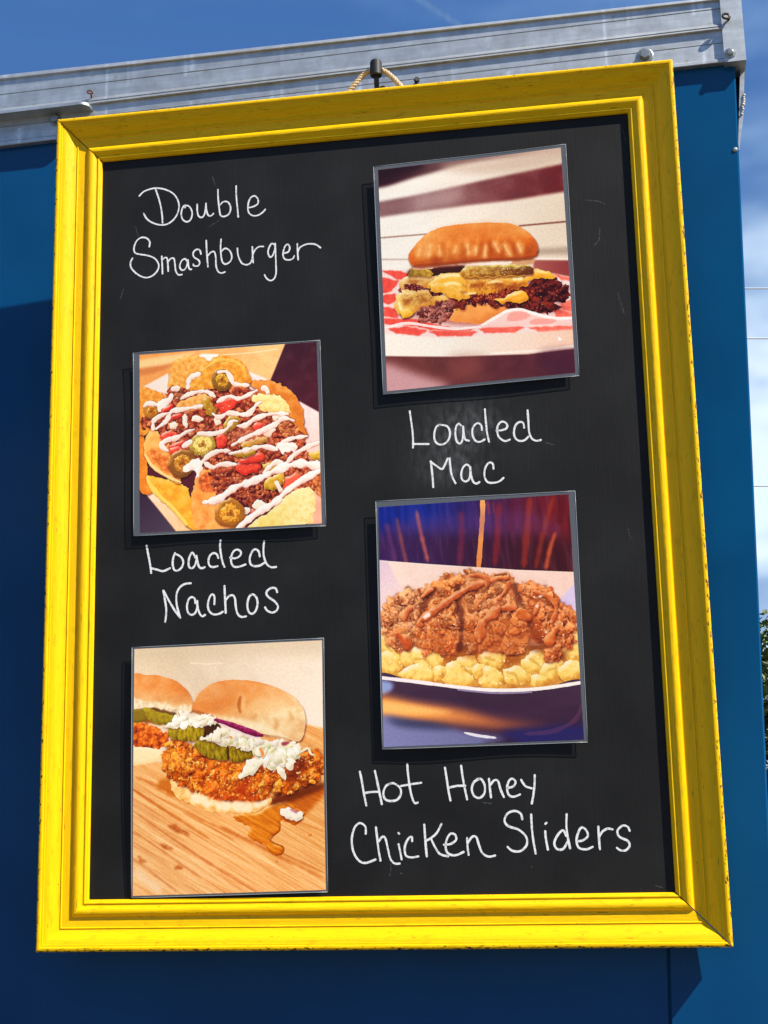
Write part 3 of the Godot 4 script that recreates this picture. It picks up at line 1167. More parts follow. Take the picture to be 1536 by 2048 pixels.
func menu_board() -> void:
	var t := thing("menu_board", "black menu chalkboard in a thick yellow painted frame, hung on the trailer", "menu board")
	t.transform = to_world()
	var hw := FRAME_W / 2
	var hh := FRAME_H / 2
	var bars := [["top", FRAME_W, Vector3(0, hh, 0), 0.0, 0.0007, 0.0, 0.55], ["right", FRAME_H, Vector3(hw, 0, 0), -PI / 2, 0.0, 0.0007, 0.86],
		["bottom", FRAME_W, Vector3(0, -hh, 0), PI, 0.0007, 0.0, 1.0], ["left", FRAME_H, Vector3(-hw, 0, 0), PI / 2, 0.0, 0.0007, 0.9]]
	var k := 0
	for b in bars:
		k += 1
		var o := obj("frame_moulding", moulding(b[1], b[4], b[5]), yellow_paint(b[1], 100 + k * 17, b[6]), t)
		o.position = b[2]
		o.rotation.z = b[3]
		tag(o, "%s side of the yellow frame" % b[0])
	var bw := FRAME_W - 0.09
	var bh := FRAME_H - 0.09
	var st := SurfaceTool.new()
	st.begin(Mesh.PRIMITIVE_TRIANGLES)
	var c := [Vector3(-bw / 2, bh / 2, BOARD_Z), Vector3(bw / 2, bh / 2, BOARD_Z), Vector3(bw / 2, -bh / 2, BOARD_Z), Vector3(-bw / 2, -bh / 2, BOARD_Z)]
	var uv := [Vector2(0, 0), Vector2(1, 0), Vector2(1, 1), Vector2(0, 1)]
	for i in [0, 1, 2, 0, 2, 3]:
		st.set_normal(Vector3(0, 0, 1))
		st.set_uv(uv[i])
		st.add_vertex(c[i])
	st.generate_tangents()
	obj("board_panel", st.commit(), board_material(bw, bh), t)
	obj("backing_board", box_mesh(Vector3(-bw / 2, -bh / 2, BOARD_Z - 0.007), Vector3(bw / 2, bh / 2, BOARD_Z - 0.001)), paint(Color(0.16, 0.11, 0.07), 0.9), t)

	var chalk := paint(Color.WHITE, 0.9)
	var ramp := Gradient.new()
	ramp.offsets = PackedFloat32Array([0.0, 0.30, 0.45, 1.0])
	ramp.colors = PackedColorArray([Color(0.50, 0.51, 0.52), Color(0.82, 0.85, 0.85), Color(0.91, 0.92, 0.92), Color(0.95, 0.95, 0.95)])
	chalk.albedo_color = Color.WHITE
	chalk.albedo_texture = noise_map(0.035, false, 1.0, 23, false, ramp)
	chalk.uv1_triplanar = true
	chalk.uv1_scale = Vector3.ONE * 14.0
	mats.chalk = chalk
	word([[-2623,3770,-2560,3824,-2432,3850,-2304,3820,-2194,3744,-2139,3617,-2165,3488,-2246,3402,-2346,3381,-2455,3417,-2528,3474,-2566,3543], [-2423,3830,-2385,3714,-2357,3599,-2341,3485,-2337,3406],
		[-2072,3577,-2066,3603,-2093,3575,-2111,3502,-2092,3426,-2038,3393,-1993,3426,-1979,3500,-2003,3567,-2045,3599,-2066,3573],
		[-1918,3600,-1918,3522,-1903,3456,-1867,3432,-1835,3459,-1817,3532,-1813,3602], [-1813,3602,-1808,3522,-1786,3454,-1755,3442,-1723,3467],
		[-1670,3761,-1666,3648,-1655,3536,-1642,3442], [-1642,3568,-1606,3602,-1553,3597,-1520,3542,-1522,3477,-1553,3434,-1606,3420,-1642,3442],
		[-1450,3787,-1449,3666,-1436,3516,-1426,3400],
		[-1297,3503,-1240,3513,-1190,3546,-1195,3606,-1236,3643,-1284,3614,-1309,3532,-1303,3448,-1258,3402,-1196,3398,-1142,3425,-1103,3464]], "handwritten word Double in white chalk marker", t, 0.0018)
	word([[-2494,3123,-2489,3182,-2526,3231,-2589,3246,-2647,3210,-2679,3133,-2669,3067,-2614,3040,-2514,3017,-2423,2969,-2377,2885,-2403,2805,-2475,2752,-2556,2751,-2647,2806,-2712,2886,-2718,2951,-2695,2999],
		[-2342,2993,-2336,2891,-2331,2777], [-2338,2947,-2306,2972,-2279,2964,-2269,2904,-2263,2802], [-2264,2922,-2233,2956,-2197,2953,-2184,2897,-2173,2804,-2142,2750,-2097,2749],
		[-2035,2903,-2062,2938,-2102,2918,-2125,2855,-2106,2808,-2071,2805,-2040,2848,-2026,2921], [-2026,2921,-2019,2847,-2008,2809,-1985,2803],
		[-1871,2981,-1887,3029,-1928,3041,-1964,3004,-1955,2951,-1901,2910,-1886,2869,-1909,2838,-1954,2845,-1963,2864],
		[-1808,3142,-1803,3012,-1794,2901,-1788,2818], [-1794,2947,-1754,2990,-1713,2995,-1695,2930,-1690,2819,-1668,2754,-1629,2727,-1585,2738],
		[-1631,3141,-1637,3035,-1629,2924,-1615,2859], [-1624,2997,-1580,3026,-1526,2989,-1503,2914,-1526,2857,-1580,2832,-1615,2859],
		[-1437,3014,-1428,2926,-1393,2840,-1340,2805,-1287,2819,-1260,2875,-1256,2957], [-1260,3017,-1256,2929,-1250,2823], [-1251,2929,-1224,2981,-1180,3011,-1129,3010],
		[-995,3017,-1030,3038,-1065,2986,-1074,2923,-1052,2876,-1022,2891,-995,2962,-991,3035], [-991,3035,-986,2907,-982,2761,-983,2670,-1006,2609,-1050,2590,-1094,2621,-1117,2663],
		[-890,2908,-837,2921,-819,2974,-845,3013,-880,2980,-899,2899,-882,2840,-829,2821,-785,2835,-767,2866],
		[-731,3009,-728,2921,-722,2815], [-725,2912,-696,2964,-626,2994,-556,2994,-503,2975,-460,2938]], "handwritten word Smashburger in white chalk marker", t, 0.0018)
	word([[518,939,530,830,543,704,546,590,543,522], [544,563,621,558,717,552],
		[854,762,810,743,784,670,787,588,829,542,890,544,940,591,957,665,938,729,896,754,835,761],
		[1079,739,1055,762,1024,723,1015,636,1030,560,1066,536,1092,581,1103,668,1103,725], [1103,725,1110,643,1122,580,1161,562],
		[1308,674,1303,724,1274,751,1237,741,1205,687,1206,612,1237,554,1285,542,1334,566], [1349,906,1354,778,1363,639,1381,536],
		[1467,658,1513,657,1567,670,1587,700,1570,739,1528,754,1491,725,1474,670,1480,607,1509,562,1556,534,1607,547],
		[1768,670,1762,720,1727,739,1684,713,1657,646,1663,571,1706,528,1766,530,1810,568], [1814,863,1817,748,1820,623,1845,547,1891,517,1942,522]], "handwritten word Loaded above Mac in white chalk marker", t)
	word([[738,354,742,279,751,167,754,65], [732,354,797,300,857,262,895,319,921,376], [943,376,948,279,963,179,999,94],
		[1165,229,1158,273,1125,296,1087,265,1065,198,1071,136,1106,109,1143,125,1163,180,1166,266], [1166,266,1172,179,1191,104,1226,78,1260,94],
		[1418,233,1414,282,1385,305,1348,280,1321,220,1319,146,1347,89,1406,76,1473,88,1522,125]], "handwritten word Mac in white chalk marker", t)
	word([[-2486,-421,-2468,-513,-2445,-624,-2429,-733], [-2429,-679,-2367,-697,-2293,-718,-2213,-689],
		[-2156,-522,-2176,-576,-2182,-648,-2163,-710,-2120,-718,-2077,-683,-2061,-630,-2078,-581,-2115,-549,-2152,-531],
		[-1924,-582,-1955,-526,-1985,-561,-2001,-633,-1991,-688,-1960,-701,-1929,-672,-1911,-613,-1909,-565], [-1909,-565,-1899,-626,-1880,-687,-1849,-706,-1815,-696],
		[-1660,-601,-1678,-558,-1715,-544,-1752,-566,-1772,-620,-1764,-674,-1727,-700,-1668,-691], [-1635,-403,-1641,-469,-1629,-566,-1611,-652,-1590,-703],
		[-1525,-602,-1470,-613,-1415,-589,-1403,-547,-1440,-518,-1482,-531,-1510,-584,-1513,-656,-1483,-706,-1422,-709,-1351,-688],
		[-1190,-606,-1202,-551,-1239,-523,-1275,-548,-1302,-618,-1294,-685,-1252,-711,-1191,-708,-1130,-675], [-1139,-440,-1148,-530,-1142,-614,-1112,-693,-1064,-732,-1006,-732]], "handwritten word Loaded above Nachos in white chalk marker", t, 0.0022)
	word([[-2288,-938,-2268,-1041,-2252,-1150,-2257,-1245,-2263,-1286], [-2285,-939,-2228,-1043,-2160,-1154,-2092,-1246], [-2092,-1246,-2117,-1167,-2136,-1071,-2133,-975,-2094,-905,-2033,-872,-1974,-869],
		[-1921,-1092,-1928,-1044,-1964,-1025,-1999,-1053,-2015,-1124,-2004,-1190,-1963,-1221,-1921,-1200,-1899,-1141,-1899,-1069], [-1899,-1069,-1891,-1141,-1872,-1208,-1841,-1242,-1811,-1228],
		[-1705,-1114,-1704,-1030,-1732,-1003,-1763,-1046,-1778,-1122,-1762,-1188,-1714,-1226,-1653,-1223,-1610,-1201],
		[-1590,-916,-1586,-1012,-1580,-1119,-1576,-1214], [-1574,-1072,-1538,-1032,-1495,-1025,-1471,-1064,-1461,-1160,-1441,-1232,-1399,-1267,-1347,-1263],
		[-1283,-1025,-1313,-1054,-1332,-1130,-1320,-1207,-1284,-1238,-1242,-1211,-1217,-1135,-1229,-1063,-1265,-1026,-1289,-1025],
		[-997,-1012,-1011,-972,-1054,-962,-1102,-986,-1118,-1027,-1084,-1070,-1024,-1114,-989,-1168,-1007,-1215,-1055,-1234,-1109,-1210,-1133,-1174]], "handwritten word Nachos in white chalk marker", t, 0.0022)
	word([[-116,-2967,-99,-3055,-78,-3192,-54,-3317], [44,-2961,65,-3059,88,-3185,111,-3306], [-69,-3188,2,-3179,78,-3179],
		[215,-3094,161,-3120,131,-3186,145,-3253,204,-3277,279,-3262,317,-3201,304,-3138,241,-3095,198,-3100],
		[391,-2900,399,-3026,415,-3161,440,-3266,464,-3304,492,-3298], [321,-3124,422,-3110,534,-3096]], "handwritten word Hot in white chalk marker", t, 0.0022)
	word([[789,-2948,803,-3057,818,-3181,836,-3285], [960,-2932,971,-3040,990,-3165,1011,-3278], [819,-3154,910,-3138,995,-3138],
		[1145,-3071,1087,-3105,1063,-3177,1086,-3245,1142,-3265,1192,-3221,1199,-3139,1166,-3076,1124,-3071],
		[1246,-3074,1251,-3160,1260,-3263], [1254,-3140,1302,-3089,1340,-3101,1362,-3184,1394,-3262],
		[1435,-3171,1494,-3156,1521,-3111,1491,-3078,1455,-3097,1431,-3165,1443,-3237,1490,-3262,1562,-3240],
		[1579,-3092,1620,-3155,1685,-3181], [1722,-3048,1713,-3161,1696,-3263,1679,-3334]], "handwritten word Honey in white chalk marker", t, 0.0022)
	word([[-66,-3607,-69,-3534,-127,-3496,-183,-3542,-215,-3655,-203,-3779,-151,-3872,-77,-3904,31,-3871],
		[44,-3543,53,-3640,65,-3763,84,-3882], [67,-3691,110,-3641,142,-3662,165,-3765,190,-3867,232,-3913,285,-3916],
		[279,-3720,292,-3787,307,-3873], [288,-3613,280,-3605],
		[422,-3691,419,-3650,387,-3660,346,-3737,350,-3829,403,-3855,483,-3846],
		[554,-3526,560,-3669,567,-3792,572,-3847], [733,-3523,684,-3610,619,-3664,566,-3690], [619,-3664,659,-3753,709,-3825,793,-3851],
		[754,-3734,828,-3725,882,-3685,873,-3634,827,-3623,788,-3674,771,-3755,794,-3820,866,-3842,956,-3809],
		[998,-3671,999,-3759,1007,-3840], [1003,-3718,1051,-3658,1093,-3663,1117,-3740,1149,-3822,1211,-3860,1280,-3851]], "handwritten word Chicken in white chalk marker", t, 0.0022)
	word([[1574,-3491,1560,-3434,1499,-3406,1425,-3431,1391,-3502,1430,-3559,1533,-3596,1606,-3668,1609,-3749,1545,-3809,1462,-3807,1412,-3766],
		[1668,-3446,1669,-3568,1679,-3710,1698,-3837],
		[1805,-3617,1808,-3692,1824,-3799], [1810,-3542,1821,-3532],
		[2015,-3666,1987,-3611,1933,-3654,1892,-3734,1916,-3795,1978,-3796,2028,-3726], [2031,-3450,2023,-3575,2034,-3696,2050,-3791],
		[2131,-3722,2187,-3713,2236,-3670,2219,-3609,2173,-3588,2135,-3648,2119,-3728,2142,-3789,2213,-3804,2279,-3781],
		[2347,-3581,2347,-3702,2351,-3806], [2350,-3682,2385,-3632,2437,-3603,2488,-3610],
		[2660,-3627,2642,-3587,2592,-3576,2538,-3625,2555,-3686,2634,-3727,2651,-3777,2608,-3821,2558,-3820,2523,-3795]], "handwritten word Sliders in white chalk marker", t, 0.0022)


# ---------------------------------------------------------------- laminated photographs
func corners(flat: Array) -> Array:
	var out := []
	for i in 4:
		out.append(Vector2(flat[i * 2], flat[i * 2 + 1]) * 0.0001)
	return out


# A point of a slightly curled sheet: u, v over the sleeve.
func sheet(c: Array, u: float, v: float, curl: Array) -> Vector3:
	var p: Vector2 = c[0].lerp(c[1], u).lerp(c[3].lerp(c[2], u), v)
	var z := -0.0127 + 0.0007 * sin(u * 7.0 + curl[4]) * sin(v * 5.0 + curl[4] * 2.0)
	z += curl[0] * pow((1 - u) * (1 - v), 2.0) + curl[1] * pow(u * (1 - v), 2.0) + curl[2] * pow(u * v, 2.0) + curl[3] * pow((1 - u) * v, 2.0)
	return Vector3(p.x, p.y, z)


func inverse_bilinear(c: Array, p: Vector2) -> Vector2:
	var q := Vector2(0.5, 0.5)
	for i in 12:
		var at: Vector2 = c[0].lerp(c[1], q.x).lerp(c[3].lerp(c[2], q.x), q.y)
		var du: Vector2 = (c[1] - c[0]).lerp(c[2] - c[3], q.y)
		var dv: Vector2 = (c[3] - c[0]).lerp(c[2] - c[1], q.x)
		var e := p - at
		var det := du.x * dv.y - du.y * dv.x
		q += Vector2((e.x * dv.y - e.y * dv.x) / det, (du.x * e.y - du.y * e.x) / det)
	return q


func menu_photo(label: String, sleeve: Array, printed: Array, picture: Texture2D, curl: Array) -> void:
	var t := thing("laminated_photo", label, "photo", "laminated food photos on the menu board")
	t.transform = to_world()
	var s := corners(sleeve)
	var p := corners(printed)
	var q := []
	for k in p:
		q.append(inverse_bilinear(s, k))
	# the print
	var st := SurfaceTool.new()
	st.begin(Mesh.PRIMITIVE_TRIANGLES)
	st.set_smooth_group(0)
	var n := 14
	for i in n:
		for j in n:
			var c := []
			for k in [[i, j], [i + 1, j], [i + 1, j + 1], [i, j + 1]]:
				var u := float(k[0]) / n
				var v := float(k[1]) / n
				var at: Vector2 = q[0].lerp(q[1], u).lerp(q[3].lerp(q[2], u), v)
				c.append([sheet(s, at.x, at.y, curl), Vector2(u, v)])
			for k in [0, 1, 2, 0, 2, 3]:
				st.set_uv(c[k][1])
				st.add_vertex(c[k][0])
	st.generate_normals()
	st.generate_tangents()
	var m := StandardMaterial3D.new()
	m.albedo_texture = picture
	m.albedo_color = Color(PRINT_TONE, PRINT_TONE, PRINT_TONE)
	m.roughness = 0.16
	m.metallic_specular = 0.35
	obj("photo_print", st.commit(), m, t)
	# the clear plastic border of the sleeve
	st = begin(true)
	for e in 4:
		for i in n:
			var c := []
			for k in [[i, 0], [i + 1, 0], [i + 1, 1], [i, 1]]:
				var f := float(k[0]) / n
				var outer := Vector2(f, 0) if e == 0 else Vector2(1, f) if e == 1 else Vector2(1 - f, 1) if e == 2 else Vector2(0, 1 - f)
				var inner: Vector2 = q[e].lerp(q[(e + 1) % 4], f)
				var at := outer if k[1] == 0 else inner
				c.append(sheet(s, at.x, at.y, curl) - Vector3(0, 0, 0.0001))
			quad(st, c[0], c[1], c[2], c[3])
	var film := paint(Color(0.55, 0.6, 0.66), 0.25, 0.0, 0.6)
	film.transparency = BaseMaterial3D.TRANSPARENCY_ALPHA
	film.albedo_color.a = 0.16
	film.cull_mode = BaseMaterial3D.CULL_DISABLED
	obj("plastic_border", finish(st), film, t)
	# white rim where the film is sealed
	st = begin(true)
	for e in 4:
		var rim := PackedVector3Array()
		for i in n + 1:
			var f := float(i) / n
			var outer := Vector2(f, 0) if e == 0 else Vector2(1, f) if e == 1 else Vector2(1 - f, 1) if e == 2 else Vector2(0, 1 - f)
			rim.append(sheet(s, outer.x, outer.y, curl))
		tube(st, rim, 0.00028, 5)
	obj("sealed_edge", finish(st), paint(Color(0.30, 0.33, 0.36), 0.3), t)
	for k in [Vector2(0.3, 0.25), Vector2(0.7, 0.25), Vector2(0.3, 0.75), Vector2(0.7, 0.75)]:
		var a := sheet(s, k.x, k.y, curl)
		obj("mounting_pad", box_mesh(Vector3(a.x - 0.012, a.y - 0.012, BOARD_Z), Vector3(a.x + 0.012, a.y + 0.012, a.z - 0.0012)), paint(Color(0.6, 0.6, 0.6), 0.9), t)

const PRINT_TONE := 1.0


func menu_photos() -> void:
	menu_photo("laminated photo of a double cheeseburger on red checked paper, top right", [183,3842,2372,3902,2391,1202,233,1136], [235,3798,2318,3869,2352,1237,276,1168], smashburger(), [0.001, 0.0015, 0.0, 0.0, 0.4])
	menu_photo("laminated photo of loaded nachos with white drizzle and jalapeno rings", [-2651,1822,-472,1816,-433,-311,-2622,-313], [-2578,1793,-509,1802,-478,-283,-2551,-283], nachos(), [0.0012, 0.0, -0.001, -0.001, 1.7])
	menu_photo("laminated photo of fried chicken on macaroni in a white paper tray", [125,-70,2283,-76,2283,-2727,137,-2742], [152,-137,2212,-106,2248,-2700,150,-2719], loaded_mac(), [0.001, 0.0008, 0.0, 0.0, 2.9])
	menu_photo("laminated photo of fried chicken sliders on a wooden cutting board, bottom left", [-2621,-1561,-477,-1541,-471,-4189,-2600,-4225], [-2593,-1579,-496,-1564,-492,-4168,-2585,-4204], sliders(), [0.001, 0.0, -0.0008, -0.0015, 4.2])

# ---- the four printed pictures, painted layer by layer
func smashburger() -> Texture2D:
	var p := Paint.new(420, 504, Color("efe6da"), 41)
	# blurred white slats with dark gaps behind
	p.put(p.area([-20,-37,1053,-19,1009,546,-44,488], false), Color("f4efe6"), {"to": Color("e6d3bd"), "g": [200, 0, 1000, 0], "amt": 0.14, "freq": 0.02, "stretch": 5.0, "turn": -0.15, "dark": Color("b9a79c"), "light": Color("ffffff")})
	p.put(p.area([-20,-43,511,-42,1052,-12,1049,27,819,21,507,20,230,52,-25,79], true, 0, 4), Color("3b1a22"), {"to": Color("c9aea0"), "g": [60, 0, 900, 0]})
	p.put(p.area([-20,-43,163,-18,257,1,192,28,-24,50], true, 0, 7), Color("2c1218"), {"alpha": 0.8})
	p.put(p.area([350,18,586,19,1020,11,1016,63,660,79,442,57], true, 0, 9), Color("cbb3a2"), {"alpha": 0.75})
	p.put(p.area([-29,149,265,133,541,106,736,92,1030,74,1021,201,728,210,496,210,182,216,-32,221], false, 0, 3), Color("8b6a6c"), {"to": Color("6e2b2c"), "g": [250, 0, 960, 100], "amt": 0.3, "freq": 0.012, "light": Color("b59a92")})
	p.put(p.area([209,146,360,128,454,124,434,194,277,205,198,204], true, 0, 14), Color("bfa9a6"), {"alpha": 0.65})
	p.put(p.area([-36,310,255,318,255,323,-36,315], false, 0, 1), Color("5c2a24"), {"alpha": 0.75})
	p.put(p.area([751,327,1018,333,1018,340,750,333], false, 0, 1), Color("5c2418"), {"alpha": 0.85})
	p.put(p.area([-40,405,163,424,163,429,-41,412], false, 0, 1), Color("8a6a68"), {"alpha": 0.6})
	p.put(p.area([827,440,1017,448,1014,483,825,469], false, 0, 4), Color("9d8a7c"), {"alpha": 0.7})
	p.put(p.area([816,489,1012,509,1006,584,895,555,813,528], false, 0, 2), Color("a5605a"), {"to": Color("8b4340"), "g": [800, 0, 1000, 0]})
	p.put(p.area([817,481,1013,501,1012,506,816,486], false, 0, 1), Color("fff4ea"))
	# red and white checked paper
	p.put(p.area([-43,459,168,475,474,561,895,555,1014,585,1010,824,1005,886,-59,796], false, 0, 1), Color("efd6d2"), {"amt": 0.2, "freq": 0.03, "dark": Color("d9a9a2"), "light": Color("ffffff")})
	for q in [[-4,463,82,469,167,495,135,514,80,509], [-5,492,96,517,46,561,-5,563], [-5,573,69,570,76,602,28,618,-3,602], [-3,621,62,637,79,683,2,667], [2,676,180,695,286,730,155,725,0,702],
			[148,718,294,730,400,759,492,765,461,773,247,752], [15,725,124,722,231,750,184,772,61,749], [231,754,385,764,506,780,459,798,291,781], [507,768,614,758,750,782,688,802,536,791],
			[917,557,1006,584,1005,600,960,592], [945,692,1006,679,1009,736,958,725], [765,784,900,789,1013,793,1011,817,838,812], [913,715,1009,739,1008,758,918,753]]:
		p.put(p.area(q, false, 2.0, 1), Color("e4574b"), {"to": Color("ef7b6b"), "g": [0, 600, 1000, 800], "amt": 0.25, "freq": 0.05, "light": Color("f6a597")})
	# plate rim and the shade under it
	p.put(p.area([-56,735,122,763,321,793,505,800,763,806,1026,812,1019,894,756,899,378,878,-61,837], false, 0, 2), Color("f3ece0"), {"to": Color("e9c2ad"), "g": [300, 0, 1000, 0]})
	p.put(p.area([568,879,833,885,1021,878,1020,887,832,892,568,884], false, 0, 1), Color("fffaf2"), {"alpha": 0.8})
	p.put(p.area([-61,839,378,879,756,900,1027,895,1010,1109,-69,1023], false, 0, 1), Color("6d3c38"), {"to": Color("552a35"), "g": [200, 850, 1000, 900], "amt": 0.25, "freq": 0.02, "light": Color("8d5c55")})
	p.put(p.area([-39,874,144,927,340,1005,307,1046,-46,1025], true, 0, 10), Color("c9a0a4"), {"alpha": 0.9})
	p.put(p.area([347,880,529,902,447,989,343,956], true, 0, 12), Color("8a4f48"), {"alpha": 0.6})
	p.put(p.area([817,901,1026,906,1018,1011,855,997], true, 0, 9), Color("4b2536"), {"alpha": 0.7})
	# soft shade under the burger
	p.put(p.area([180,689,462,751,693,727,942,730,922,697,466,688,197,665], true, 0, 5), Color("8f2d22"), {"alpha": 0.55})
	# bottom bun, meat, cheese
	p.put(p.area([356,718,379,668,468,650,658,680,702,695,640,713,586,729,523,748,425,733], true, 2, 0, 12), Color("ee9c58"), {"dark": Color("b45a28"), "light": Color("f9c98e"), "lit": 0.45, "amt": 0.25, "freq": 0.03})
	var meat := [346,627,463,619,585,621,663,597,785,599,803,569,879,566,945,591,974,625,1000,667,953,688,927,678,930,717,844,729,755,708,658,680,506,661,390,666]
	p.put(p.area(meat, true, 9, 0, 8, 0.22), Color("6d2418"), {"kind": "cell", "freq": 0.085, "amt": 0.9, "emboss": 0.88, "dark": Color("210a0c"), "light": Color("b0553c"), "lit": 0.5, "rim": 0.35})
	p.crumbs([802,584,886,576,952,604,989,662,924,672,797,648], 44, 10, 30, [Color("6a241c"), Color("7c2c20"), Color("4a1614")], {"sh": 0.3, "alpha": 0.8, "amt": 0.8, "freq": 0.12, "lit": 0.8, "dark": Color("1d0709"), "light": Color("b45c48")})
	p.crumbs([384,649,515,635,759,650,915,690,837,721,620,670], 40, 9, 26, [Color("6b2216"), Color("551813"), Color("84341f")], {"sh": 0.3, "alpha": 0.8, "amt": 0.8, "freq": 0.12, "lit": 0.8, "dark": Color("1d0709"), "light": Color("a9553c")})
	p.put(p.area([161,468,417,485,467,548,318,579,165,540], true, 0, 3), Color("3c1a0e"))
	var cheese := {"sh": 0.45, "dark": Color("b8701d"), "light": Color("fbd98a"), "lit": 1.1, "amt": 0.45, "freq": 0.014, "spec": 0.5}
	p.put(p.area([159,497,260,510,322,509,290,535,242,559,163,572,113,561,96,533,116,508], true, 4, 0, 8), Color("d9ac6a"), cheese)
	p.put(p.area([69,586,125,562,241,575,317,598,374,623,330,644,252,647,197,658,175,663,134,685,97,681,64,646], true, 4, 0, 9), Color("e2ac58"), cheese)
	p.put(p.area([93,643,159,655,134,685,97,681], true, 3, 0, 6), Color("f0b340"), cheese)
	p.put(p.area([307,507,369,501,430,512,468,538,552,541,667,550,781,557,821,528,881,544,931,572,893,580,798,578,762,606,662,611,585,621,516,627,423,628,371,609,311,573,238,562,266,533], true, 5, 0, 10), Color("efae3e"), cheese)
	p.put(p.area([428,557,551,558,688,571,763,587,716,612,586,610,472,593], true, 6, 5), Color("b4682a"), {"freq": 0.09, "amt": 1.3, "light": Color("f3cd7c"), "dark": Color("70300f"), "alpha": 0.6})
	p.put(p.area([108,576,194,578,278,598,238,630,121,626], true, 6, 4), Color("b98a50"), {"freq": 0.09, "amt": 1.5, "dark": Color("6b3a1a"), "light": Color("ecc67e"), "alpha": 0.6})
	for q in [[114,548,149,535,196,542,218,564,187,571,140,564], [249,570,280,566,326,586,309,604,263,595], [78,551,96,550,103,563,85,565]]:
		p.put(p.area(q, true, 5, 0, 3, 0.4), Color("6a231f"), {"kind": "cell", "freq": 0.2, "amt": 1.2, "emboss": 0.83, "dark": Color("2a0b0c"), "light": Color("b8705c"), "lit": 0.5})
	var clump := [185,679,199,652,260,643,331,630,376,628,376,668,351,704,295,719,234,705,191,701]
	p.put(p.area(clump, true, 7, 0, 6, 0.3), Color("5d2a24"), {"lit": 0.4})
	p.crumbs(clump, 60, 9, 20, [Color("9c5a4c"), Color("7d3d34"), Color("b2756a"), Color("60251f")], {"lit": 0.9, "dark": Color("3a1210"), "light": Color("e0a796")})
	p.put(p.area([591,643,645,645,684,628,738,617,776,643,765,669,719,674,670,663,643,672,625,661], true, 2, 0, 6), Color("f2a93a"), cheese)
	p.put(p.area([363,615,471,612,593,620,655,603,701,604,646,634,515,642,392,640], true, 7, 0, 4, 0.25), Color("7c2a16"), {"kind": "cell", "freq": 0.12, "amt": 1.0, "emboss": 0.83, "dark": Color("2a0d0a"), "light": Color("c4743c")})
	# pickles and onion
	p.put(p.area([157,468,192,461,246,479,280,498,260,513,167,502,142,506], true, 2, 0, 4), Color("8e7226"), {"sh": 0.4, "to": Color("c49c40"), "g": [150, 0, 260, 0], "lit": 0.7, "amt": 0.6, "freq": 0.06, "light": Color("ecd68a"), "dark": Color("6b4410")})
	p.put(p.area([273,484,339,479,440,484,431,509,338,504,284,502], true, 1, 1), Color("3f1c0c"))
	p.put(p.area([423,512,447,488,494,486,632,500,791,513,813,547,773,555,628,548,490,541,437,529], true, 3, 0, 6, 0.35), Color("cfa048"), {"sh": 0.5, "to": Color("63340f"), "g": [400, 0, 790, 0], "lit": 0.6, "amt": 0.7, "freq": 0.06, "light": Color("f3de82"), "dark": Color("6a3408"), "spec": 0.5})
	p.put(p.stroke([[479,484,510,482,540,493,571,489,601,500,632,496,662,506,697,502,730,513,761,508,791,515]], 6.0), Color("d8bf63"), {"lit": 0.5})
	p.put(p.stroke([[445,526,475,539,506,535,536,546,567,541,598,551,629,544,659,554,690,549,727,557,766,554]], 5.0), Color("b47b24"), {"lit": 0.5})
	p.put(p.area([679,480,816,482,815,503,784,509,697,497], true, 1, 1), Color("c99c78"))
	p.put(p.area([173,461,286,462,441,463,557,467,679,479,697,493,594,493,479,484,370,481,192,476], true, 1, 0, 3), Color("e9b7a2"), {"to": Color("fbf6ee"), "g": [180, 0, 560, 0], "lit": 0.5, "dark": Color("c48a72")})
	p.put(p.area([285,474,433,477,448,485,370,491,292,487], true, 1, 1), Color("4a1b12"), {"alpha": 0.85})
	# top bun
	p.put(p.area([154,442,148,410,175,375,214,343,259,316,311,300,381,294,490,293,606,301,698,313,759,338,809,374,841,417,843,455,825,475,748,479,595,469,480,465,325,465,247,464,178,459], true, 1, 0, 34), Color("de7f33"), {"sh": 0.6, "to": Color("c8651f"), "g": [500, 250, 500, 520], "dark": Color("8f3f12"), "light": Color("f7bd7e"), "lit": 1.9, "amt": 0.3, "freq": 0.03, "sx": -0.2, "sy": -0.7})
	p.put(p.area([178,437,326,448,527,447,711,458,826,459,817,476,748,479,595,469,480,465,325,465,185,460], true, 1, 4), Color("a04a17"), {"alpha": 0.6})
	# wrinkles of the crust, drawn down from the crown
	p.put(p.area([172,404,269,342,487,349,717,378,820,439,810,470,603,467,325,461,185,454], true, 1, 9), Color("d2762c"), {"amt": 1.5, "freq": 0.035, "stretch": 1.8, "turn": 1.75, "dark": Color("a24d16"), "light": Color("f3b06c"), "alpha": 0.42})
	for q in [[570,399,559,434,563,450], [614,391,622,408,639,441], [665,408,679,429,699,463], [316,375,317,418], [407,387,397,419], [469,387,474,432], [212,382,199,413], [738,406,757,452], [515,404,508,442], [268,368,257,419]]:
		p.put(p.soften(p.stroke([q], 15.0, 0.9, 0.1), 3), Color("f7c088"), {"alpha": 0.55})
		p.put(p.soften(p.stroke([q], 4.0, 0.9, 0.1), 1), Color("ffdcb0"), {"alpha": 0.45})
	for q in [[593,379,587,417,592,456], [654,391,662,444], [338,361,339,420], [439,377,443,430], [715,403,727,456], [375,397,369,442], [546,388,536,438]]:
		p.put(p.soften(p.stroke([q], 9.0, 0.9, 0.1), 2), Color("9a4712"), {"alpha": 0.40})
	p.put(p.stroke([[179,456,325,461,480,463,603,468,748,476,825,473,841,454]], 7.0, 0.4), Color("8a3f14"), {"alpha": 0.55})
	p.put(p.area([197,381,268,361,281,414,210,427], true, 3, 8), Color("f2b884"), {"alpha": 0.5})
	p.put(p.area([314,379,439,377,444,423,342,433], true, 3, 10), Color("efae6c"), {"alpha": 0.45})
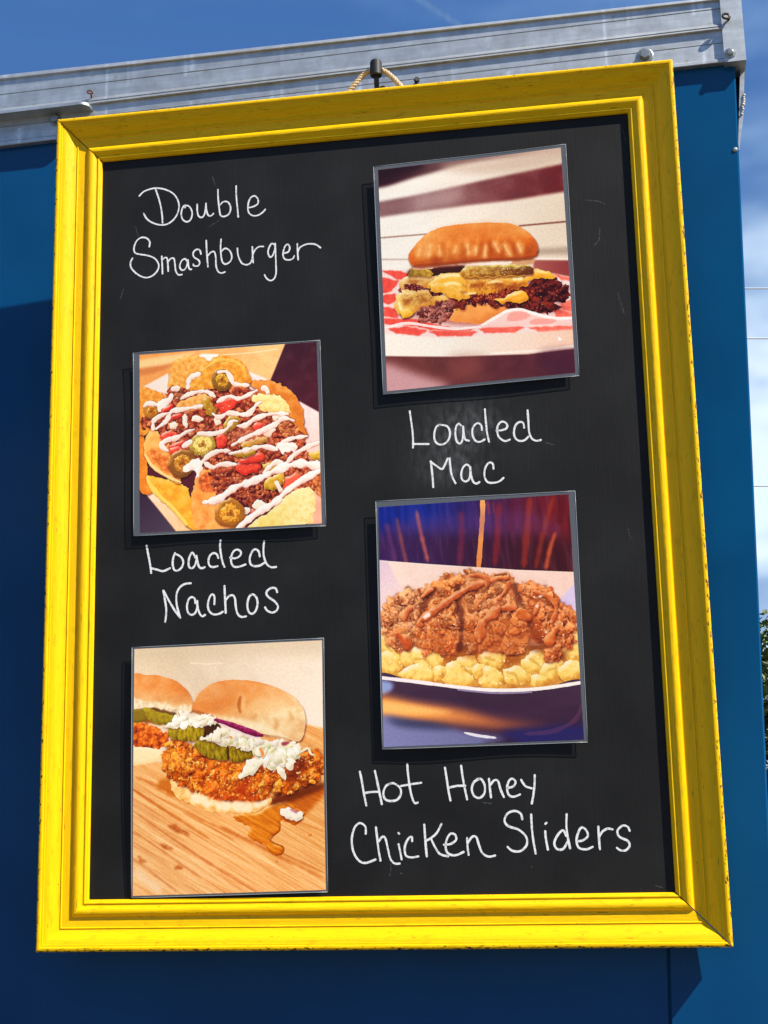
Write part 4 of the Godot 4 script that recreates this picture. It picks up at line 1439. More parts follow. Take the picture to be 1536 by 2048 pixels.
	p.put(p.area([270,322,412,302,644,313,757,349,641,358,409,349], true, 2, 9), Color("c4601c"), {"alpha": 0.5})
	# paper wave in front
	p.put(p.area([515,756,601,725,664,702,732,701,807,726,903,754,1015,761,1013,793,878,781,750,776,614,771], true, 0, 1, 5), Color("f0c9c3"), {"lit": 0.3, "light": Color("ffffff"), "dark": Color("d69a93")})
	p.put(p.stroke([[523,754,601,725,664,703,732,703,807,727,903,754,1015,763]], 8.0, 0.1), Color("fdf3ee"), {"alpha": 0.95})
	p.put(p.stroke([[7,718,125,709,248,733,385,757,515,759]], 7.0, 0.3), Color("fbeae6"), {"alpha": 0.9})
	for q in [[678,713,739,710,783,732,737,750,661,746], [805,749,917,762,878,778,781,769]]:
		p.put(p.area(q, true, 0, 1), Color("ea8a7e"), {"alpha": 0.6})
	# melted cheese running over the patties, grease shining on both
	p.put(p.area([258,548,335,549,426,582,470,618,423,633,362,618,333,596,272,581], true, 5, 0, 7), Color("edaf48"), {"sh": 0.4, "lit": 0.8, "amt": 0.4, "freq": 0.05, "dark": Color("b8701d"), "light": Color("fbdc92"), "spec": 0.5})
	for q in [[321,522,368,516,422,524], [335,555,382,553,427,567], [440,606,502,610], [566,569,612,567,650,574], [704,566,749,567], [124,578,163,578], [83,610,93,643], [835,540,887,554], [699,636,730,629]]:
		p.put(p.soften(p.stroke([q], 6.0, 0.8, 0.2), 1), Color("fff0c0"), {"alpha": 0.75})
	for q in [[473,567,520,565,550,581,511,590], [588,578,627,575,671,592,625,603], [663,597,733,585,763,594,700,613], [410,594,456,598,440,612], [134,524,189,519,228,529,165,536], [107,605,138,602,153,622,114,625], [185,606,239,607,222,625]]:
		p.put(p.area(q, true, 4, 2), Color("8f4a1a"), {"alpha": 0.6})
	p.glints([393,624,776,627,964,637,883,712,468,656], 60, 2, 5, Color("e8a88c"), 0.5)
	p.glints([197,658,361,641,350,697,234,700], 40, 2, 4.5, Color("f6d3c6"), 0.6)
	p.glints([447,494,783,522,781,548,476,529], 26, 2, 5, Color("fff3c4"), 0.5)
	# a scuff in the film
	p.put(p.area([919,836,930,839,941,849,929,853,914,850,924,845], true, 2, 0), Color("ffffff"))
	p.mottle(0.045, 0.13)
	p.sharpen(1.0)
	p.develop(0.35, 1.08, Vector3(1.02, 1.0, 0.97))
	p.grain(0.035)
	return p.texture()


func jalapeno(p: Paint, ring: Array, flesh: Color, core: Color, band: float) -> void:
	p.put(p.area(ring, true, 3, 0, 5), flesh, {"sh": 0.5, "lit": 0.8, "dark": Color("5f3a0e"), "light": Color("d9a94a"), "amt": 0.2, "freq": 0.08, "spec": 0.6})
	var c := Vector2.ZERO
	for i in range(0, ring.size(), 2):
		c += Vector2(ring[i], ring[i + 1]) / (ring.size() / 2)
	var inner := []
	for i in range(0, ring.size(), 2):
		var q := c.lerp(Vector2(ring[i], ring[i + 1]), band)
		inner.append(q.x)
		inner.append(q.y)
	p.put(p.area(inner, true, 5, 0, 4, 0.2), core, {"lit": 0.7, "freq": 0.10, "amt": 0.9, "dark": Color("8a5410"), "light": Color("fbe08c")})
	for k in 3:
		var a := 0.7 + k * 2.1
		var s := []
		for d in [0.15, 0.5]:
			s.append(c.x + (inner[0] - c.x) * 0.0 + cos(a) * d * absf(ring[0] - c.x + 30.0))
			s.append(c.y + sin(a) * d * absf(ring[0] - c.x + 30.0))
		p.put(p.stroke([s], 9.0, 0.5), Color("7a4710"), {"alpha": 0.5})


func nachos() -> Texture2D:
	var p := Paint.new(430, 430, Color("57242f"), 77)
	p.put(p.area([825,-20,1036,-11,1024,424,892,324,729,197], false, 0, 1), Color("43202c"), {"to": Color("55232f"), "g": [900, 0, 900, 400], "amt": 0.2, "freq": 0.02})
	# folded kraft paper and the white tray behind
	p.put(p.area([-13,-7,418,-21,828,-8,784,93,738,198,600,165,385,87,-13,198], false, 0, 1), Color("d99758"), {"to": Color("f0c48c"), "g": [100, 150, 750, 60], "amt": 0.3, "freq": 0.015, "light": Color("f6dcb0"), "dark": Color("b06a30")})
	p.put(p.area([-13,33,246,13,324,11,214,50,113,74,-13,80], true, 0, 3), Color("f3cf9d"), {"alpha": 0.85})
	p.put(p.area([-13,80,175,67,214,62,120,102,-13,120], true, 0, 3), Color("b9764a"), {"alpha": 0.7})
	p.put(p.stroke([[425,35,540,36,663,34,763,26,786,30]], 4.0), Color("f8e0bb"), {"alpha": 0.6})
	p.put(p.area([-13,198,175,112,355,22,448,29,462,100,229,231,73,360,-13,385], false, 0, 1), Color("e9d3c8"), {"to": Color("f6efee"), "g": [0, 300, 450, 0]})
	p.put(p.area([616,139,738,198,892,324,1017,404,1013,1046,825,934,836,487,614,227], false, 0, 1), Color("ecdede"), {"to": Color("e2ab94"), "g": [900, 400, 900, 900], "amt": 0.2, "freq": 0.03})
	# bottom left corner and tray edge
	p.put(p.area([-13,737,10,758,209,1008,-13,1016], false, 0, 1), Color("3c2a3e"), {"to": Color("4d4152"), "g": [0, 800, 150, 1000]})
	p.put(p.area([1,746,72,765,210,870,330,989,315,1018,205,1005,102,872], false, 0, 1), Color("f1dcc6"), {"to": Color("e7c094"), "g": [0, 700, 300, 900], "amt": 0.2, "freq": 0.04})
	var chip := {"sh": 0.5, "dark": Color("a85a1c"), "light": Color("f9d79a"), "lit": 0.55, "amt": 0.45, "freq": 0.035}
	var spots := {"sh": 0.5, "freq": 0.06, "amt": 0.75, "dark": Color("b06a28"), "light": Color("fbdca0"), "lit": 0.55}
	p.put(p.area([2,424,33,511,45,687,60,734,80,777,1,757], true, 2, 0, 6), Color("d98732"), chip)
	p.put(p.area([1,199,89,211,151,249,120,332,73,421,1,447], true, 3, 0, 8), Color("dd9440"), spots)
	p.put(p.area([167,199,171,102,208,48,285,23,364,44,397,83,361,155,291,227,190,209], true, 3, 0, 10), Color("e0a657"), spots)
	p.put(p.area([614,200,736,202,841,255,903,355,913,446,936,520,835,502,689,279], true, 4, 0, 10), Color("cf8439"), chip)
	p.put(p.area([283,227,323,136,385,71,463,39,555,67,617,135,623,220,537,253,353,247], true, 3, 0, 10), Color("d99a3c"), spots)
	p.put(p.stroke([[385,102,447,68,524,74,578,109,607,165]], 10.0, 0.4), Color("edbb5f"), {"lit": 0.4, "alpha": 0.7})
	# ground beef bed
	var bed := [175,200,291,224,538,226,674,262,786,377,870,444,921,522,936,643,1009,692,1005,811,872,825,752,863,647,924,573,853,393,798,364,684,249,662,150,526,73,429,18,425,4,370,104,331]
	p.put(p.area(bed, true, 6, 0, 6, 0.2), Color("a04c30"), {"kind": "cell", "freq": 0.095, "amt": 1.1, "emboss": 0.94, "dark": Color("32100c"), "light": Color("d08a62"), "lit": 0.3})
	p.crumbs(bed, 420, 9, 20, [Color("a04c32"), Color("b8643e"), Color("823522"), Color("cb8058"), Color("94452f")], {"sh": 0.3, "lit": 0.8, "dark": Color("38120b"), "light": Color("e0a27c"), "amt": 0.3, "freq": 0.2})
	# middle chips
	p.put(p.area([765,269,841,259,906,363,919,462,932,523,881,475,845,412,831,350], true, 3, 0, 8), Color("cd8035"), chip)
	p.put(p.area([636,283,697,272,772,285,832,335,842,381,808,398,733,377,676,351], true, 5, 0, 8), Color("f2dc97"), {"dark": Color("c98c3c"), "light": Color("fff6d0"), "lit": 0.7, "amt": 0.5, "freq": 0.07})
	p.put(p.area([205,307,244,278,353,247,414,283,352,332,244,340], true, 4, 0, 6), Color("e4a65c"), {"dark": Color("9c3f1f"), "light": Color("fbe2b4"), "lit": 0.6, "amt": 0.6, "freq": 0.06})
	p.put(p.area([41,687,118,703,249,752,286,815,304,905,334,1000,266,978,179,876,103,804,56,737], true, 3, 0, 10), Color("e8ac3d"), chip)
	p.put(p.stroke([[45,695,64,745,118,813,187,877,262,970]], 12.0, 0.3), Color("f3ca66"), {"lit": 0.6})
	p.put(p.area([65,430,121,463,177,536,184,597,230,736,149,695,58,621,24,549,34,480], true, 3, 0, 10), Color("efb066"), chip)
	p.put(p.area([49,550,96,538,173,619,195,681,142,663,72,613], true, 8, 3), Color("c9682c"), {"kind": "cell", "freq": 0.08, "amt": 0.9, "alpha": 0.7, "light": Color("f2b778"), "dark": Color("8f3a14")})
	p.put(p.stroke([[33,572,72,636,149,694,230,735]], 8.0, 0.3), Color("f6cd8c"), {"lit": 0.5})
	p.put(p.area([286,860,302,755,349,675,421,687,408,777,453,839,557,919,605,951,548,1007,334,1000,297,927], true, 4, 0, 12), Color("e79a50"), {"to": Color("efae6a"), "g": [400, 800, 500, 1000], "dark": Color("b3531f"), "light": Color("fbd09a"), "lit": 0.6, "amt": 0.5, "freq": 0.04})
	p.put(p.area([348,690,417,694,416,777,370,797,325,764], true, 6, 3), Color("c4572a"), {"kind": "cell", "freq": 0.1, "amt": 1.0, "alpha": 0.75, "light": Color("eda570")})
	p.put(p.area([782,865,857,817,925,799,969,853,957,948,928,998,749,1007,601,1003,646,961,721,921], true, 3, 0, 12), Color("f4cf7e"), {"to": Color("f8dfa2"), "g": [700, 0, 900, 0], "dark": Color("d79544"), "light": Color("fff3c8"), "lit": 0.6, "amt": 0.45, "freq": 0.05})
	p.put(p.area([972,690,1016,685,1011,855,975,839,955,778], true, 3, 0, 4), Color("c0703a"), {"kind": "cell", "freq": 0.1, "amt": 1.0, "emboss": 0.55})
	# more crumbs over the chips
	p.crumbs([387,678,531,671,681,710,769,782,752,863,647,917,573,846,408,784], 190, 8, 17, [Color("7e3424"), Color("95452c"), Color("5e2016"), Color("b0623f")], {"lit": 0.9, "dark": Color("300d08"), "light": Color("dba07c")})
	p.crumbs([776,453,837,441,888,468,872,519,797,522], 46, 9, 16, [Color("b0653c"), Color("8e4426"), Color("c88556")], {"lit": 0.9, "dark": Color("4d1c0c"), "light": Color("efc093")})
	p.crumbs([175,196,283,219,291,274,198,267], 36, 9, 15, [Color("8a4a34"), Color("a9694a"), Color("6a2f20")], {"lit": 0.9, "dark": Color("3a150c"), "light": Color("dca988")})
	# tomato
	for q in [[435,307,460,290,529,277,575,301,536,330,493,376,452,347], [637,439,695,432,686,469,651,476], [118,464,177,442,229,479,173,497,142,512], [159,531,212,507,246,502,258,522,184,547], [431,492,480,480,486,532,449,562],
			[531,665,577,636,633,631,676,676,628,707,568,712], [546,642,607,612,683,598,690,636,629,651], [123,332,151,303,186,294,191,313,139,342], [527,436,573,401,573,424,534,459], [173,547,227,535,242,555,188,582], [621,900,654,917,639,938,613,929], [174,366,213,346,244,363,189,383]]:
		p.put(p.area(q, true, 3, 0, 5), Color("d24a35"), {"sh": 0.5, "lit": 0.8, "dark": Color("86180f"), "light": Color("f58a6c"), "amt": 0.35, "freq": 0.06, "spec": 0.7})
	p.put(p.area([783,761,815,740,876,716,895,751,858,780,806,805], false, 3, 0, 5), Color("ee6348"), {"lit": 0.8, "dark": Color("b8301c"), "light": Color("ffa584"), "spec": 0.5})
	# onion and cheese bits
	for q in [[170,405,206,399,208,430,173,436], [243,371,263,357,274,389,266,434,247,410], [298,375,336,370,367,387,336,404,301,398], [420,391,451,389,458,424,428,426], [761,474,735,465,693,477,715,517], [251,452,274,442,305,452,281,466], [625,878,659,850,700,875,685,907,640,901], [580,891,610,900,602,929,580,920], [748,390,785,389,792,416,754,421]]:
		p.put(p.area(q, true, 3, 0, 4), Color("f0e2d2"), {"lit": 0.8, "dark": Color("b98c74"), "light": Color("ffffff")})
	# jalapeno rings
	jalapeno(p, [474,120,512,147,527,190,511,232,465,240,423,210,412,166,427,129], Color("7b5a22"), Color("c59a36"), 0.62)
	jalapeno(p, [65,281,100,299,112,331,92,361,57,368,30,341,26,302], Color("a8742a"), Color("c98a34"), 0.6)
	jalapeno(p, [358,463,412,489,428,536,403,580,357,600,304,574,281,527,304,483], Color("a8933f"), Color("efd683"), 0.72)
	jalapeno(p, [242,551,304,574,318,628,287,687,226,710,180,680,163,619,188,571], Color("7f5420"), Color("b98032"), 0.6)
	jalapeno(p, [506,838,565,871,586,924,564,975,504,994,444,972,418,919,441,864], Color("9a651e"), Color("d79a3a"), 0.66)
	for q in [[352,286,391,277,421,322,436,369,405,382,375,357], [473,432,512,382,558,392,565,423,526,459,488,479], [571,545,632,519,700,512,718,536,654,558,593,577], [517,587,585,584,653,577,630,609,554,616], [695,748,740,729,793,709,800,754,761,804,702,797], [682,665,742,654,779,679,726,713], [940,621,982,609,1011,618,1010,648,958,652]]:
		p.put(p.area(q, true, 4, 0, 5), Color("a8822a"), {"sh": 0.5, "to": Color("cca53a"), "g": [500, 400, 800, 800], "lit": 0.9, "dark": Color("5d450e"), "light": Color("f0d981"), "amt": 0.4, "freq": 0.07, "spec": 0.6})
	# cream drizzle
	var cream := {"lit": 0.55, "amt": 0.35, "freq": 0.03, "dark": Color("c09488"), "light": Color("ffffff"), "sx": -0.3, "sy": -0.8}
	var thin := [[276,211,288,157,342,134], [447,134,493,133,517,168,538,205,614,218], [190,209,217,208], [236,269,291,243,376,237,426,269], [441,300,506,274,567,289,661,250], [696,239,713,246,724,270], [26,296,49,280,104,293],
		[413,363,451,387,505,367,604,380,659,330,681,317], [76,429,80,383,121,355,166,343], [94,427,150,388,183,336,228,330,352,317], [550,441,595,441,649,408,732,387,832,392], [331,470,419,476,488,456,520,414,551,415], [159,557,123,523,150,497,212,484,266,456,309,445],
		[521,546,609,504,685,477,761,444,807,415,861,432], [246,536,289,511], [503,592,570,583,684,564,766,586], [766,573,835,533,933,522], [337,648,380,601,441,575,503,577], [360,631,410,662,455,648,540,653], [688,711,727,675,764,655,809,669,856,623,930,583,1010,558], [980,661,1006,692]]
	p.put(p.soften(p.stroke(thin, 13.0, 0.35, 0.8), 1), Color("4a1a10"), {"alpha": 0.3})
	p.put(p.area([519,466,686,469,745,526,654,551,533,528], true, 8, 5), Color("c98a72"), {"alpha": 0.4, "amt": 1.0, "freq": 0.06})
	p.glints([175,211,674,262,910,492,978,720,677,911,378,790,150,518], 200, 2, 6, Color("ffdcc0"), 0.5)
	p.put(p.stroke(thin, 12.0, 0.6, 0.55), Color("f0dfd6"), cream)
	p.put(p.area([104,276,143,256,186,236,190,275,151,303,116,331,104,315], true, 4, 0, 5), Color("f5ebe4"), cream)
	p.put(p.area([245,650,303,612,338,610,349,645,349,675,318,711,303,669,249,677], true, 4, 0, 5), Color("f5ece6"), cream)
	p.put(p.area([767,558,819,546,875,565,863,601,818,599,795,612], true, 4, 0, 5), Color("f5ece6"), cream)
	p.put(p.stroke([[358,852,438,838,529,780,628,752,726,713,764,696], [741,706,831,678,906,671,994,695]], 18.0, 0.6, 0.7), Color("f5e9e4"), cream)
	p.put(p.stroke([[545,1000,639,932,752,872,813,816,903,760,1005,711]], 17.0, 0.6, 0.7), Color("f6ece6"), cream)
	p.put(p.stroke([[758,763,783,813]], 12.0), Color("f3ddd4"), cream)
	p.mottle(0.045, 0.13)
	p.sharpen(1.0)
	p.develop(0.3, 1.08, Vector3(1.10, 1.04, 0.99))
	p.grain(0.035)
	return p.texture()


func loaded_mac() -> Texture2D:
	var p := Paint.new(420, 520, Color("2b1d4a"), 131)
	# dark wood behind, blue light on the left
	p.put(p.area([-21,-22,1035,-12,1021,358,-28,283], false), Color("1d2f8c"), {"to": Color("6f1f22"), "g": [250, 0, 900, 30], "amt": 0.45, "freq": 0.06, "stretch": 9.0, "turn": 1.5, "dark": Color("1c1034"), "light": Color("5f4c9a")})
	p.put(p.area([-24,113,265,109,570,144,1033,199,1021,358,-28,283], true, 0, 16), Color("4a1f45"), {"to": Color("3a1417"), "g": [100, 0, 900, 0], "alpha": 0.75, "amt": 0.4, "freq": 0.05, "stretch": 7.0, "turn": 1.5})
	for q in [[[95,49,119,152,143,253], "a06050", 9.0, 0.6], [[202,23,225,132,255,247], "c07060", 9.0, 0.75], [[40,71,68,174,82,238], "6a3f70", 12.0, 0.6], [[438,42,436,149,419,267], "7a2b45", 12.0, 0.6], [[639,15,625,128,601,276], "8c2a32", 14.0, 0.6],
			[[799,6,776,136,750,296], "9c3d22", 14.0, 0.6], [[920,6,857,159,810,299], "a0431f", 12.0, 0.5], [[921,156,886,229,861,307], "c86a3c", 10.0, 0.75], [[973,9,942,120], "5b1518", 20.0, 0.6], [[716,7,693,132], "5a1830", 22.0, 0.5], [[578,6,586,63], "a04848", 6.0, 0.6], [[605,7,609,58], "a04848", 5.0, 0.5]]:
		p.put(p.soften(p.stroke([q[0]], q[2], 0.4, 0.3), 2), Color(q[1]), {"alpha": q[3]})
	p.put(p.stroke([[552,-5,551,49,538,142,524,235,515,297]], 13.0, 0.15, 0.9), Color("e0a66a"), {"to": Color("d88a4c"), "g": [500, 0, 500, 270]})
	p.put(p.area([31,109,189,60,499,52,765,60,913,106,946,164,722,152,341,132], true, 0, 9), Color("6f4a86"), {"alpha": 0.28})
	# white tray
	p.put(p.area([-19,225,259,255,712,302,1023,326,1010,772,-32,716], false, 0, 0), Color("f2dfd2"), {"to": Color("e8cfc2"), "g": [0, 300, 900, 600], "amt": 0.12, "freq": 0.02})
	p.put(p.area([-19,225,43,233,116,364,14,427,-24,432], false, 0, 2), Color("d3c3d6"), {"to": Color("ead9d8"), "g": [0, 200, 130, 380]})
	p.put(p.area([1005,369,919,437,946,469,1007,531], false, 0, 2), Color("cbc6ec"))
	# macaroni, lump on lump
	var bed := [-12,530,94,589,170,580,320,610,470,610,618,628,729,621,839,619,935,617,992,531,1010,679,1003,769,828,784,608,788,314,754,165,737,-16,711]
	p.put(p.area(bed, true, 3, 0, 5), Color("c79042"), {"amt": 0.6, "freq": 0.05, "dark": Color("8a4d1b"), "light": Color("e8c673")})
	p.put(p.area([319,628,469,628,632,646,728,633,696,679,614,693,362,678], true, 3, 4), Color("a35d1e"), {"alpha": 0.9})
	var mac := {"lit": 1.0, "rim": 0.35, "dark": Color("bf822f"), "light": Color("fff0a8"), "amt": 0.5, "freq": 0.06, "spec": 0.7}
	for q in [[921,605,976,548,1015,609,1010,679,937,682], [-4,537,56,563,97,601,77,643,9,628], [-6,615,85,619,110,674,67,708,-8,693], [101,614,155,592,215,600,190,665,121,680], [162,604,260,602,311,646,294,699,204,695,160,652],
			[90,703,167,670,257,685,270,739,179,745,112,722], [385,661,424,644,486,653,491,706,435,722,391,697], [308,717,332,673,392,670,435,704,478,747,417,771,314,753], [498,647,544,625,617,634,624,682,576,704,511,683], [494,724,510,695,577,698,612,734,601,781,535,778,499,760],
			[616,717,658,698,731,703,758,746,712,776,632,761], [711,679,757,640,809,633,840,666,826,713,766,734,716,709], [803,724,835,684,901,675,928,705,896,745,829,769], [899,710,944,685,1001,696,997,749,938,764,896,751], [758,740,824,736,836,772,770,784], [264,692,317,682,330,724,277,740], [458,693,519,678,516,725,478,735]]:
		p.put(p.area(q, true, 4, 2), Color("9c6a24"), {"alpha": 0.22})
		p.put(p.area(q, true, 4, 0, 9, 0.045), Color("f6d676"), mac)
	for q in [[168,646,228,655,257,691], [407,685,464,723], [635,718,678,731,691,761], [755,669,798,694], [18,580,55,612], [527,654,578,668], [840,719,884,709]]:
		p.put(p.stroke([q], 7.0, 0.4), Color("c49a44"), {"alpha": 0.55})
	p.put(p.area([365,618,470,616,512,660,467,664,393,649], true, 3, 4), Color("b06a24"), {"alpha": 0.6})
	p.glints([10,592,169,604,318,652,616,652,838,643,986,619,990,748,609,775,314,747,15,694], 90, 2.5, 8, Color("fff8cc"), 0.6)
	# fried chicken
	var crust := {"kind": "cell", "freq": 0.05, "amt": 0.5, "emboss": 0.7, "dark": Color("7a3212"), "light": Color("f2bb86"), "lit": 0.5, "rim": 0.25}
	p.put(p.area([19,531,193,575,409,626,736,633,908,681,905,628,473,550,96,504], true, 3, 5), Color("6b2f12"), {"alpha": 0.7})
	var pieces := [[9,470,38,410,62,386,104,376,151,359,212,368,278,352,303,394,209,448,189,514,172,575,97,615,57,551,10,522],
		[707,382,754,354,820,372,872,387,877,417,934,450,987,501,987,548,966,610,912,628,890,683,850,676,833,601,777,563,746,472],
		[277,371,313,324,364,300,397,328,409,402,420,488,409,548,396,595,353,635,312,622,245,604,184,576,192,502,213,436],
		[399,328,440,305,479,294,561,318,659,320,697,361,709,416,772,443,785,504,758,574,730,630,617,639,470,619,426,586,407,487]]
	var tones := [Color("e6a068"), Color("dc8446"), Color("da8848"), Color("de9256")]
	for i in 4:
		p.put(p.area(pieces[i], true, 10, 2), Color("431a0a"), {"alpha": 0.55})
		p.put(p.area(pieces[i], true, 11, 0, 9, 0.2), tones[i], crust)
		p.put(p.area(pieces[i], true, 8, 9), tones[i].lightened(0.2), {"alpha": 0.35, "amt": 2.2, "freq": 0.022, "dark": Color("7a3412"), "light": Color("f5c08a")})
		p.crumbs(pieces[i], 80, 14, 44, [tones[i], tones[i].lightened(0.10), tones[i].darkened(0.14), tones[i].darkened(0.05)], {"sh": 0.35, "lit": 0.9, "rim": 0.1, "dark": Color("7a300e"), "light": Color("f8cc9c"), "freq": 0.12, "amt": 0.7})
		p.crumbs(pieces[i], 60, 6, 13, [tones[i].lightened(0.2), tones[i].darkened(0.3)], {"lit": 0.8, "dark": Color("7a300e"), "light": Color("f8cc9c"), "alpha": 0.85})
	# deep clefts between the pieces
	p.put(p.soften(p.stroke([[400,340,405,414,415,488,414,554], [693,366,713,416,746,472], [293,360,229,418,196,496], [415,548,409,596,395,619], [763,503,778,557,833,601]], 13.0, 0.9), 2), Color("4a1a0a"), {"alpha": 0.6})
	p.put(p.area([741,429,798,480,836,566,839,619,767,599,766,503], true, 7, 4), Color("a04a14"), {"alpha": 0.6})
	p.put(p.stroke([[441,290,459,306], [201,359,212,381], [598,318,659,316]], 7.0, 0.4), Color("a2582b"), {"lit": 0.6})
	p.put(p.area([42,532,112,511,157,525,95,541,64,552], true, 4, 0, 4), Color("d98e52"), {"lit": 0.8})
	p.put(p.area([429,525,551,494,699,512,771,551,729,627,617,637,470,616], true, 8, 7), Color("b3581c"), {"alpha": 0.4})
	p.put(p.area([194,551,308,531,405,560,396,595,349,629,245,601], true, 8, 7), Color("a8501c"), {"alpha": 0.4})
	p.glints([21,470,277,371,440,305,658,328,870,399,979,512,906,616,619,616,320,604,57,545], 150, 2, 6, Color("ffe2c0"), 0.55)
	# hot orange sauce
	var sauce := {"sh": 0.45, "lit": 0.55, "dark": Color("a04a18"), "light": Color("f6b47c"), "spec": 0.45, "amt": 0.7, "freq": 0.05, "alpha": 0.88}
	p.put(p.stroke([[196,493,289,447,390,396,475,362,552,344]], 19.0, 0.5, 0.4), Color("d87c46"), sauce)
	p.put(p.stroke([[196,499,207,509], [470,313,531,317,560,336,551,366], [574,342,620,331,669,335], [672,350,647,389,608,420], [215,393,254,370,277,362], [788,395,839,410,893,442,899,485,872,528], [789,492,815,445], [120,487,136,451,160,434], [598,465,650,456,702,458]], 10.5, 0.5, 0.3), Color("d2743a"), sauce)
	p.put(p.stroke([[505,589,511,546,528,511,590,471,613,454]], 21.0, 0.5, 0.5), Color("d67a40"), sauce)
	p.put(p.stroke([[709,470,745,496,766,503], [851,611,872,579,899,550]], 21.0, 0.6, 0.4), Color("d67632"), sauce)
	p.put(p.stroke([[80,540,125,572,139,597]], 18.0, 0.5, 0.5), Color("c8602a"), sauce)
	for q in [[216,476,251,459,258,472,227,482], [817,412,835,416,823,426], [798,456,814,450,806,464], [840,557,855,560,847,569]]:
		p.put(p.area(q, true, 2, 1), Color("fff4ea"), {"alpha": 0.9})
	# tray rim in front, table below
	p.put(p.area([-32,715,164,740,388,772,571,793,791,795,1024,774,1010,1035,-40,1028], true, 0, 0), Color("4b3548"), {"to": Color("3a2440"), "g": [0, 700, 0, 1000], "amt": 0.3, "freq": 0.015, "stretch": 4.0, "turn": 0.1, "dark": Color("261826"), "light": Color("6d4a55")})
	p.put(p.area([-32,728,51,740,43,773,-34,788], true, 0, 4), Color("8ea3d6"))
	p.put(p.area([-19,794,161,824,398,861,601,909,852,945,599,943,307,911,-21,877], true, 0, 9), Color("f0a558"), {"to": Color("7a4338"), "g": [150, 0, 850, 0]})
	p.put(p.area([-19,812,235,850,353,872,160,871,-20,853], true, 0, 5), Color("ffca7c"), {"alpha": 0.8})
	p.put(p.area([-21,877,159,900,321,929,452,956,597,989,-25,1022], true, 0, 6), Color("6a6f96"), {"to": Color("8288b4"), "g": [500, 900, 0, 1000]})
	p.put(p.area([24,884,233,908,350,935,217,931,83,915], true, 0, 7), Color("272a44"), {"alpha": 0.8})
	p.put(p.area([599,955,1010,945,1011,1024,740,1013], true, 0, 7), Color("2c2a66"), {"alpha": 0.9})
	p.put(p.stroke([[408,954,481,969,568,980]], 7.0, 0.3, 0.2), Color("dfe9f4"), {"alpha": 0.9})
	p.put(p.stroke([[1003,853,962,920,851,962,707,969]], 10.0, 0.3, 0.2), Color("7a4a66"), {"alpha": 0.35})
	p.put(p.stroke([[-32,714,164,739,388,770,572,789,791,791,1024,772]], 9.0, 0.12, 0.9), Color("f1eef4"), {"to": Color("fdf6ee"), "g": [0, 700, 700, 700]})
	p.put(p.stroke([[387,780,571,800,754,803]], 5.0, 0.12, 0.9), Color("a9a6c8"), {"alpha": 0.7})
	p.mottle(0.045, 0.13)
	p.sharpen(1.0)
	p.develop(0.3, 1.05, Vector3(1.05, 0.98, 0.95))
	p.grain(0.035)
	return p.texture()


func slider_bun(p: Paint, outline: Array, top: Array) -> void:
	p.put(p.area(outline, true, 1.2, 0, 34, 0.03), Color("d98c4c"), {"sh": 0.5, "to": Color("f5e2ba"), "g": top, "dark": Color("ab5f2a"), "light": Color("fff0d2"), "lit": 1.0, "rim": 0.08, "amt": 0.22, "freq": 0.03, "sx": -0.4, "sy": -0.5})


